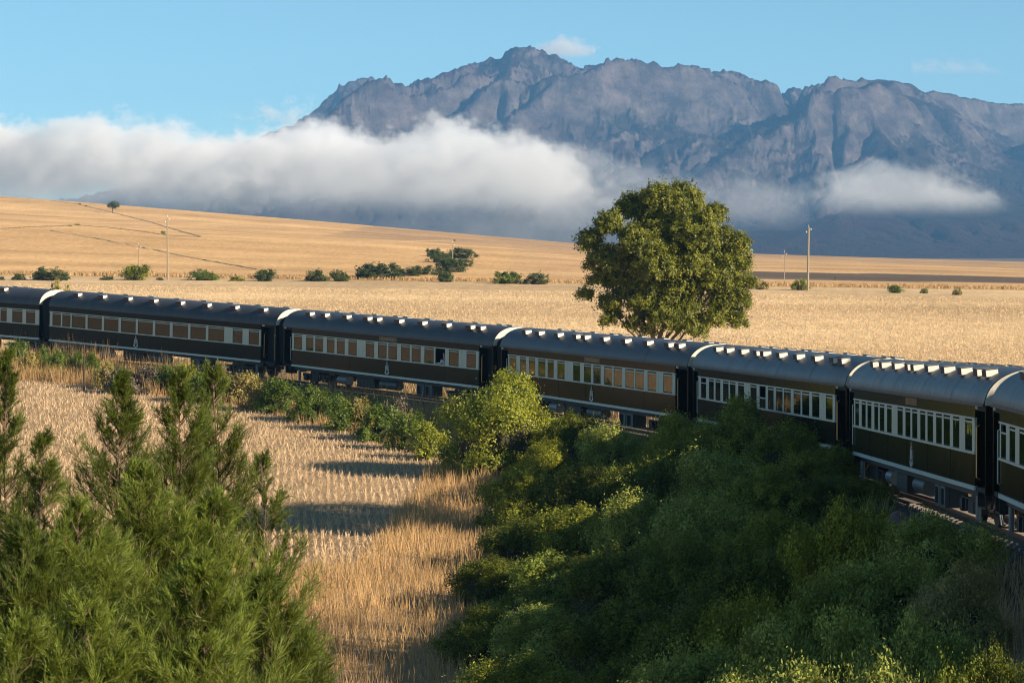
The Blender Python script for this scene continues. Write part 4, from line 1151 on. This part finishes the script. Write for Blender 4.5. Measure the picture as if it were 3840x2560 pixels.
for (ex, ez, dy, r) in [(600, 1000, -.3, .10), (560, 1120, .3, .06), (800, 900, -.8, .14), (780, 1100, .5, .07), (1000, 800, .3, .16), (1180, 1000, .2, .12), (1300, 1100, -.4, .09), (1450, 900, 0, .11), (420, 1150, -.4, .07), (1200, 1250, -.7, .06), (1000, 1250, -.6, .05), (560, 1250, -.3, .05)]:
    l = TL(ex, ez, 1); bxx = random.uniform(-.35, .35)
    pts = [(bxx, 0, -.3), (bxx * 1.2 + l[0] * .18, dy * .2, (l[2]) * .22), (l[0] * .55 + random.uniform(-.2, .2), dy * .6, l[2] * .55), (l[0], dy, l[2])]
    tk.tube(pts, [r * 1.3, r, r * .7, r * .35], 7)
    for q in range(4):
        f_ = random.uniform(.45, .95); b0 = Vector(pts[1]).lerp(Vector(pts[3]), f_)
        tk.tube([b0, b0 + Vector((random.uniform(-.9, .9), random.uniform(-.6, .6), random.uniform(-.1, .8)))], [r * .3, r * .1], 5)
tree('tree', 'large dense green tree standing alone behind the coaches', 'tree', bx_, TY, lob, 330000, .088, lm_tree, .30, tk, 11, per=26, shell=.45)

# trees standing beyond the right edge of the frame; they shade the thicket and the near coaches
def big_tree(x, y, h, r, seed, label, n=7500):
    g = np.random.default_rng(seed); lb = []
    for i in range(13):
        a = g.uniform(0, 6.28); e = r * g.uniform(.1, .62); s = r * g.uniform(.34, .5)
        lb.append((e * math.cos(a), e * math.sin(a), h * g.uniform(.42, .86), s, s, s * .9))
    lb.append((0, 0, h * .82, r * .5, r * .5, h * .16))
    tk = MB(); tk.tube([(0, 0, -.3), (.1, 0, h * .3), (0, .1, h * .6), (0, 0, h * .85)], [.38, .3, .2, .08], 9)
    for l in lb[:7]: tk.tube([(0, 0, h * .3), (l[0] * .5, l[1] * .5, l[2] * .8), l[:3]], [.15, .1, .05], 6)
    tree('tree', label, 'tree', x, y, lb, n, .16, lm_tree, .7, tk, seed, 'trees right of the frame beyond the track')
def shade_streak_tree(x, y, h, r, seed, label):  # unseen tree, thin high crown shaped to throw the field's shadow streak
    g = np.random.default_rng(seed); lb = []
    for i in range(9):
        a = 2 * math.pi * i / 8 + g.uniform(-.2, .2); e = r * (.66 if i < 8 else 0); s = r * g.uniform(.34, .42)
        lb.append((e * math.cos(a), e * math.sin(a), h - 1.35 + g.uniform(-.15, .15), s, s, 1.15))
    tk = MB(); tk.tube([(0, 0, -.3), (.2, 0, h * .3), (0, .1, h * .6), (0, 0, h * .88)], [.28, .22, .16, .08], 9)
    for l in lb: tk.tube([(0, .08, h * .62), (l[0] * .5, l[1] * .5, h * .76), l[:3]], [.10, .07, .03], 6)
    tree('tree', label, 'tree', x, y, lb, 14000, .16, lm_tree, .5, tk, seed, 'trees right of the frame beyond the track')
shade_streak_tree(26.0, 85.0, 15.3, 5.0, 35, 'unseen flat topped tree off the right edge, shaped to shade the field')
big_tree(26.5, 57.5, 16.5, 6.2, 32, 'tall sparse tree off the right edge nearest the big bogies', 5500)
big_tree(25.5, 44, 15.0, 6.4, 33, 'tall sparse tree off the right edge towards the camera', 4500)
big_tree(25, 37, 13.8, 6.0, 37, 'unseen tree added off the right edge to deepen the thicket shade', 3200)  # added to shade the sunlit fringe of the lowest bushes
big_tree(24.5, 30, 14.5, 6.4, 34, 'tall tree off the right edge nearest the camera', 5000)

# lone tree on the hill
x, Y = hit(425, 800, 500, 1190)
hs = 44 * Y / F
lb = [(-.25 * hs, 0, hs * .62, hs * .24, hs * .3, hs * .22), (.08 * hs, 0, hs * .75, hs * .32, hs * .32, hs * .22), (.32 * hs, 0, hs * .6, hs * .2, hs * .24, hs * .24), (0.1 * hs, 0, hs * .5, hs * .2, hs * .2, hs * .16)]
tk = MB().tube([(0, 0, -.3), (-.04 * hs, 0, hs * .3), (.02 * hs, 0, hs * .7)], [hs * .05, hs * .04, hs * .02], 6)
tree('tree', 'lone small wind shaped tree on the hill brow', 'tree', x, Y, lb, 3500, .17, lm_far, .7, tk, 41, per=10)

# ------------------------------------------------------------------ field boundaries on the hillside
def ribbon(name, pts, width, m, label, lift=.16):
    P = []
    for (a, b), (c_, d_) in zip(pts[:-1], pts[1:]):
        for q in np.linspace(0, 1, 14)[:-1 if (c_, d_) != pts[-1] else None]: P.append(hit(a + (c_ - a) * q, b + (d_ - b) * q, 300, 1198))
    P = np.array(P); T = np.gradient(P, axis=0); T = unit(T); Nn = np.stack([-T[:, 1], T[:, 0]], 1)
    w = width * (.7 + .6 * rng.random(len(P)))[:, None] / 2
    L_ = P + Nn * w; R_ = P - Nn * w
    V = []
    for a_ in (L_, P, R_):
        V.append(np.c_[a_, ground(a_[:, 0], a_[:, 1]) + (lift - .2 if a_ is not P else lift)])
    n = len(P); V = np.stack(V, 1).reshape(-1, 3)
    Fs = [(i * 3 + j, i * 3 + j + 1, i * 3 + j + 4, i * 3 + j + 3) for i in range(n - 1) for j in range(2)]
    tag(obj(name, npmesh(name, V, np.array(Fs)), m), label, kind='structure')
scr_m = dirty('dark field margin', (.24, .165, .085), .95, .5, .15)
scr2_m = dirty('faint field margin', (.52, .34, .165), .95, .4, .15)
ribbon('field_margin', [(190, 752), (300, 768), (425, 798), (560, 832), (680, 868), (752, 888)], 1.7, scr_m, 'dark slanting field boundary running down the hill')
ribbon('field_margin', [(0, 860), (120, 853), (290, 846), (420, 855), (540, 870), (640, 886), (752, 890)], 1.3, scr_m, 'dark curved field boundary across the hill')
ribbon('field_margin', [(752, 890), (900, 898), (1100, 905), (1300, 907), (1700, 903)], 1.1, scr2_m, 'faint boundary continuing right across the hill')
ribbon('field_margin', [(190, 866), (400, 903), (560, 936), (760, 975), (960, 1010)], .45, scr2_m, 'faint slanting boundary below the curved one')

# ------------------------------------------------------------------ poles and posts
pole_m = dirty('weathered pole wood', (.30, .25, .17), .85, .3, 3)
ins_m = mat('porcelain insulator', (.75, .68, .6), .3)
def pole(px, ytop, ybase, label, lean=0.0, wpx=6.5, Y=None, n_ins=2):
    if Y is None: x, Y = hit(px, ybase, 150, 1100)
    else: x = (px - 1920) / F * Y
    z = gz(x, Y); h = ZC + (HY - ytop) / F * Y - z; r = wpx * Y / F / 2
    root = empty('utility_pole', (x, Y, z)); tag(root, label, 'utility pole', 'poles across the fields')
    MB().tube([(0, 0, -.3), (lean * h * .5, 0, h * .5), (lean * h, 0, h)], [r, r * .85, r * .7], 8).build('shaft', pole_m, root, True)
    MB().tube([(lean * h, 0, h - .02), (lean * h, 0, h + .35)], [.035, .02], 6).build('top_pin', ins_m, root)
    for i in range(n_ins):
        s = (-1) ** i; zz = h - .45 - .35 * i
        b = MB().tube([(lean * zz, 0, zz), (lean * zz + s * .28, 0, zz + .02), (lean * zz + s * .30, 0, zz + .14)], .022, 6).build('bracket', pole_m, root)
        MB().cyl((lean * zz + s * .30, 0, zz + .10), 'z', .07, 0, .16, 8).build('insulator', ins_m, b, True)
pole(629, 815, 1050, 'tall pole between the dark bush and the light green bush')
pole(521, 918, 1004, 'short distant pole above the dense dark bush', wpx=3.2)
pole(1697, 912, 1008, 'faint pole standing in the hillside shrubbery', wpx=3.5)
pole(3029, 852, 1090, 'tall slightly leaning pole right of the big tree', lean=.012, wpx=9)
pole(2941, 946, 1056, 'thin distant pole between the big tree and the leaning pole', lean=.01, wpx=3.2)
x = (312 - 1920) / F * 156; z = gz(x, 156)
pr_ = empty('fence_post', (x, 156, z)); tag(pr_, 'dark leaning wooden post among the bank shrubs', 'post')
MB().tube([(0, 0, -.3), (.02, 0, .6), (.05, 0, ZC + (HY - 1290) / F * 156 - z)], [.06, .055, .045], 7).build('post', dirty('dark post wood', (.06, .04, .03), .9, .3), pr_)
# pale rock by the wheels
g = np.random.default_rng(5)
x = (3370 - 1920) / F * 70; z = gz(x, 70)
me = bpy.data.meshes.new('rock')
import bmesh
bm = bmesh.new(); bmesh.ops.create_icosphere(bm, subdivisions=3, radius=.3)
for v in bm.verts: v.co *= 1 + .25 * float(perlin(np.array([v.co.x * 3 + 4]), np.array([v.co.y * 3 + v.co.z * 2]))[0]); v.co.z *= 1.5
bm.to_mesh(me); bm.free()
tag(obj('rock', me, dirty('pinkish rock', (.14, .10, .105), .9, .3), None, (x, 70, ZC + (HY - 1980) / F * 70)), 'pinkish upright rock beside the wheels at the thicket edge', 'rock')


# ------------------------------------------------------------------ grass and stubble
def blades(P, h, w, lean, tint, g, tip=.25):
    n = len(P); a = g.uniform(0, np.pi, n); W_ = np.stack([np.cos(a), np.sin(a) * .5, 0 * a], 1) * w[:, None] / 2
    Ln = np.stack([g.normal(0, 1, n), g.normal(0, 1, n), 0 * a], 1) * (lean * h)[:, None]
    T = P + Ln; T[:, 2] += h
    V = np.stack([P - W_, P + W_, T + W_ * tip, T - W_ * tip], 1).reshape(-1, 3)
    return V, np.arange(n * 4).reshape(-1, 4), tint
def grass(name, P, h, w, lean, m, label, g, tint=None, tip=.25):
    tint = g.uniform(0, 1, len(P)) if tint is None else tint
    V, Fq, ti = blades(P, h, w, lean, tint, g, tip)
    o = obj(name, npmesh(name, V, Fq, {'tint': ti}), m); tag(o, label, kind='stuff'); return o
gm_straw = leaf_mat('straw stubble', (.40, .27, .15), (.74, .56, .36), .15, .7, .2)
gm_tall = leaf_mat('tall dry grass', (.34, .20, .08), (.66, .44, .21), .25, .7, .2)
gm_far = leaf_mat('far straw stubble', (.56, .39, .21), (.72, .53, .31), .15, .7, .2)
gm_green = leaf_mat('green bank grass', (.09, .12, .03), (.26, .28, .07), .3, .7, .2)
for gm in (gm_straw, gm_tall, gm_far):
    for nd in gm.node_tree.nodes:
        if nd.type == 'MIX' and abs(nd.inputs[0].default_value - .35) < 1e-6: nd.inputs[0].default_value = 0.0

g = np.random.default_rng(21)
# near stubble, sown in rows
rows = np.arange(-46, 3, .30)
n_r = int(90 / .075)
yy = 78 + 90 * (np.arange(n_r)[None] + g.random((len(rows), n_r))) / n_r
rr_ = np.repeat(rows[:, None], n_r, 1)
xx = rr_ + .10 * np.sin(yy / 5.5 + rr_ * .25) - .075 * (yy - 105) - .0006 * (yy - 105) ** 2 + g.normal(0, 1, yy.shape) * (.03 + .0022 * np.clip(yy - 112, 0, None))
xx = xx.ravel(); yy = yy.ravel()
u_ = xx / yy
ok = (u_ > -.205) & (xx < 3) & (g.random(len(xx)) < np.interp(yy, [80, 110, 165], [1, 1, .55]))
xx, yy = xx[ok], yy[ok]
z, d, s = ground(xx, yy, full=True)
lim = -8.6 + 1.2 * fbm(xx / 6, yy / 6, 2)
gap = fbm(xx / .5, yy / 2.0, 2)
ok = (d < lim) & (yy > 88 + 1.5 * fbm(xx / 3, yy * 0, 2)) & (gap > -.45)
ok &= ~((xx > -4.2 + .05 * (yy - 100)) & (yy < 128))
P = np.stack([xx, yy, z - .02], 1)[ok]; n = len(P)
grass('stubble', P, g.uniform(.10, .26, n), g.uniform(.03, .055, n), .25, gm_straw, 'pale straw stubble standing in rows on the near field', g)
# loose straw lying between the rows
n = 60000
P = np.stack([g.uniform(-34, -1, n), g.uniform(86, 165, n)], 1); z, d, s = ground(P[:, 0], P[:, 1], full=True)
ok = (d < -8.4) & (P[:, 0] / P[:, 1] > -.2) & ~((P[:, 0] > -4.2) & (P[:, 1] < 128)); P = np.c_[P, z + .015][ok]; n = len(P)
grass('loose_straw', P, g.uniform(.02, .07, n), g.uniform(.03, .06, n), 3.0, gm_straw, 'loose straw scattered between the stubble rows', g)
# tall dry grass: verge, rim of the near field and the strip down to the bottom edge
n = 400000
P = np.stack([g.uniform(-36, 16, n), 46 + 134 * g.random(n) ** .8], 1)
z, d, s = ground(P[:, 0], P[:, 1], full=True); u_ = P[:, 0] / P[:, 1]
cl = fbm(P[:, 0] / 2.2 + 5, P[:, 1] / 2.2, 3)
verge = (d < -2.1) & (d > -9.2 + 1.2 * fbm(P[:, 0] / 6, P[:, 1] / 6, 2))
strip = (d < 0) & (P[:, 1] < 89) & (P[:, 0] > -16) & (P[:, 0] < 3)
rim = (P[:, 0] > -4.6 + .05 * (P[:, 1] - 100)) & (P[:, 1] < 130) & (d < -5)
slope_r = (d < -1.9) & (P[:, 1] < 68) & (P[:, 0] > 5)
ok = (verge | strip | rim | slope_r) & (u_ > -.2) & (u_ < .2) & (cl > -.45)
P = np.c_[P, z - .03][ok]; cl = cl[ok]; n = len(P)
hh = (.35 + .45 * g.random(n)) * np.clip(.85 + .9 * cl, .45, 1.5) * np.interp(P[:, 0], [-26, -14], [1.5, 1.0]) * np.where((d[ok] > -5.2) & (P[:, 0] < 0), 1.75, 1)
grass('dry_grass', P, hh, g.uniform(.018, .04, n), .20, gm_tall, 'tall tan dry grass along the railway bank and field rim', g, np.clip(.5 + .5 * cl[:] + g.normal(0, .25, n), 0, 1), tip=.1)
# green weeds mixed in on the bank
n = 90000
P = np.stack([g.uniform(-36, 12, n), g.uniform(60, 178, n)], 1); z, d, s = ground(P[:, 0], P[:, 1], full=True)
cl = fbm(P[:, 0] / 3 + 9, P[:, 1] / 3, 2)
ok = (d < -2.3) & (d > -8.5) & (cl > -.06) & (P[:, 0] / P[:, 1] > -.2); P = np.c_[P, z - .02][ok]; n = len(P)
grass('bank_weeds', P, g.uniform(.3, .8, n) * np.where(d[ok] > -5, 1.6, 1), g.uniform(.03, .07, n), .3, gm_green, 'green weeds growing through the dry bank grass', g)
# stubble behind the train
n = 150000
Yf = 95 * (340 / 95) ** g.random(n); Xf = g.uniform(-.205, .205, n) * Yf
# keep to drilled rows
rowc = Xf - .35 * Yf; Xf = Xf - ((rowc / .6) % 1 - .5) * .6 * .75
z, d, s = ground(Xf, Yf, full=True); cl = fbm(Xf / 3, Yf / 5, 3)
ok = (d > 7) & (Yf < 378) & (cl > -.5)
P = np.stack([Xf, Yf, z - .02], 1)[ok]; n = len(P)
grass('far_stubble', P, g.uniform(.06, .15, n) * np.interp(P[:, 1], [95, 340], [1, 1.2]), g.uniform(.04, .08, n) * np.interp(P[:, 1], [95, 340], [.8, 2.0]), .25, gm_far, 'short pale stubble on the wide field behind the coaches', g)
n = 40000
P = np.stack([g.uniform(-42, 22, n), g.uniform(70, 196, n)], 1); z, d, s = ground(P[:, 0], P[:, 1], full=True)
ok = (d > 2.2) & (d < 5.5); P = np.c_[P, z - .02][ok]; n = len(P)
grass('far_verge_grass', P, g.uniform(.4, 1.1, n), g.uniform(.02, .05, n), .2, gm_tall, 'dry grass along the far side of the track', g)
n = 9000
P = np.stack([g.uniform(-80, 85, n), 382 + g.random(n) * 12], 1); P = np.c_[P, ground(P[:, 0], P[:, 1])]
grass('margin_grass', P, g.uniform(.15, .5, n), g.uniform(.1, .25, n), .25, gm_tall, 'line of dry grass along the far field edge', g)


# ------------------------------------------------------------------ feathery trees close to the camera
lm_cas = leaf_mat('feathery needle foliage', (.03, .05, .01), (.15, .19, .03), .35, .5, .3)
lm_cas2 = leaf_mat('brightened feathery needle foliage', (.04, .06, .010), (.27, .33, .055), .4, .5, .3)  # paler copy: sunlight on the lower crowns put into the colour
cas_bark = dirty('brown branch bark', (.13, .085, .05), .85, .4, 20)
def feathery(px, py, D, W_, label, seed, nb=150, slim=.30, mt=None, droop=0.0, dens=1.0):
    """upright feathery tree: central leader, rising branches, plumes of needles; only its top reaches into the picture"""
    g = np.random.default_rng(seed)
    x = (px - 1920) / F * D; zt = ZC + (HY - py) / F * D; zg = gz(x, D)
    root = empty('feathery_tree', (x, D, zg)); tag(root, label, 'tree', 'feathery evergreen trees in the foreground')
    Ht = zt - zg
    lead = lambda hh: np.array([.05 * math.sin(hh * 1.3 + seed), .05 * math.cos(hh * 1.1 + seed), hh])
    st = MB(); st.tube([lead(Ht * q) for q in np.linspace(-.02, 1, 16)], [max(.003, .075 * (1 - q) ** 1.1) for q in np.linspace(0, 1, 16)], 7)
    Ps = []; Ds = []; Ls = []; Ts = []
    for i in range(nb):
        q = g.random() ** 1.5                      # distance below the top, more branches near the top
        dd = .02 + q * 3.0
        r = min(W_, slim * dd + .015) * g.uniform(.7, 1.15)
        rise = g.uniform(.9, 1.6) * r + .03
        zb = Ht - dd - rise * .5
        az = g.uniform(0, 2 * np.pi)
        p0 = lead(zb); p3 = p0 + np.array([math.cos(az) * r, math.sin(az) * r, rise])
        p1 = p0 + (p3 - p0) * .5 + np.array([math.cos(az), math.sin(az), -.6]) * r * .18
        st.tube([p0, p1, p3], [.005, .0035, .0015], 4, False)
        ct = np.clip(g.normal(.5, .25), 0, 1)
        big = min(1.0, .35 + r / .45)
        ntw = int((11 + 85 * r) * dens)
        for j in range(ntw):
            f_ = g.uniform(.2, 1); b_ = (1 - f_) ** 2 * p0 + 2 * f_ * (1 - f_) * p1 + f_ ** 2 * p3
            tdir = unit((p3 - p0)[None])[0] + g.normal(size=3) * .42 + np.array([0, 0, .15 - droop]); tdir /= np.linalg.norm(tdir)
            tl = g.uniform(.05, .15) * big
            nn = 15
            fq = g.random(nn)[:, None]
            Ps.append(b_ + tdir * tl * fq)
            dn = tdir + g.normal(size=(nn, 3)) * .30 + np.array([0, 0, .05 - droop * .5]); Ds.append(unit(dn))
            Ls.append(g.uniform(.018, .045, nn) * big); Ts.append(np.clip(ct + g.normal(0, .2, nn), 0, 1))
    P = np.concatenate(Ps); Dn = np.concatenate(Ds); Ln = np.concatenate(Ls); T = np.concatenate(Ts)
    Bn = unit(np.cross(Dn, g.normal(size=Dn.shape)))
    V, Fq, ti = quads(P + Dn * Ln[:, None], Dn, Bn, Ln, np.full(len(P), .0016), T)
    obj('foliage', npmesh('foliage', V, Fq, {'tint': ti}), mt or lm_cas, root)
    st.build('stem', cas_bark, root)
FT = [(50, 1335, 15.5, .22, 'slender feathery top at the left frame edge', 150, .17), (175, 1640, 14.5, .26, 'low feathery top beside the left frame edge', 110, .25),
      (430, 1415, 16, .27, 'tallest left feathery top of the foreground group', 170, .30), (640, 1405, 16.5, .24, 'middle feathery top of the foreground group', 150, .27),
      (790, 1375, 17, .27, 'right dark feathery top with a bare stem below', 130, .30), (985, 1720, 16, .22, 'right outer feathery top before the striped stubble', 120, .26),
      (560, 1760, 14, .50, 'bright lit feathery crown in the group centre', 190, .5),
      (830, 1860, 14.2, .50, 'broad lit feathery crown right of the centre', 190, .5), (290, 1900, 13.2, .58, 'broad feathery crown at the lower left', 200, .6),
      (60, 1990, 12.8, .55, 'feathery crown low by the left edge', 190, .6), (700, 2110, 12.6, .58, 'low bright feathery crown near the bottom', 200, .6),
      (975, 2180, 13.2, .40, 'low right feathery crown leaning over the grass', 170, .5), (330, 2260, 11.8, .58, 'lowest left feathery crown', 200, .6),
      (1140, 2390, 13.5, .22, 'small feathery crown at the lower right of the group', 110, .5), (800, 2400, 11.8, .45, 'feathery crown cut by the bottom edge', 160, .6),
      (40, 2330, 11.6, .5, 'feathery crown in the bottom left corner', 160, .6)]
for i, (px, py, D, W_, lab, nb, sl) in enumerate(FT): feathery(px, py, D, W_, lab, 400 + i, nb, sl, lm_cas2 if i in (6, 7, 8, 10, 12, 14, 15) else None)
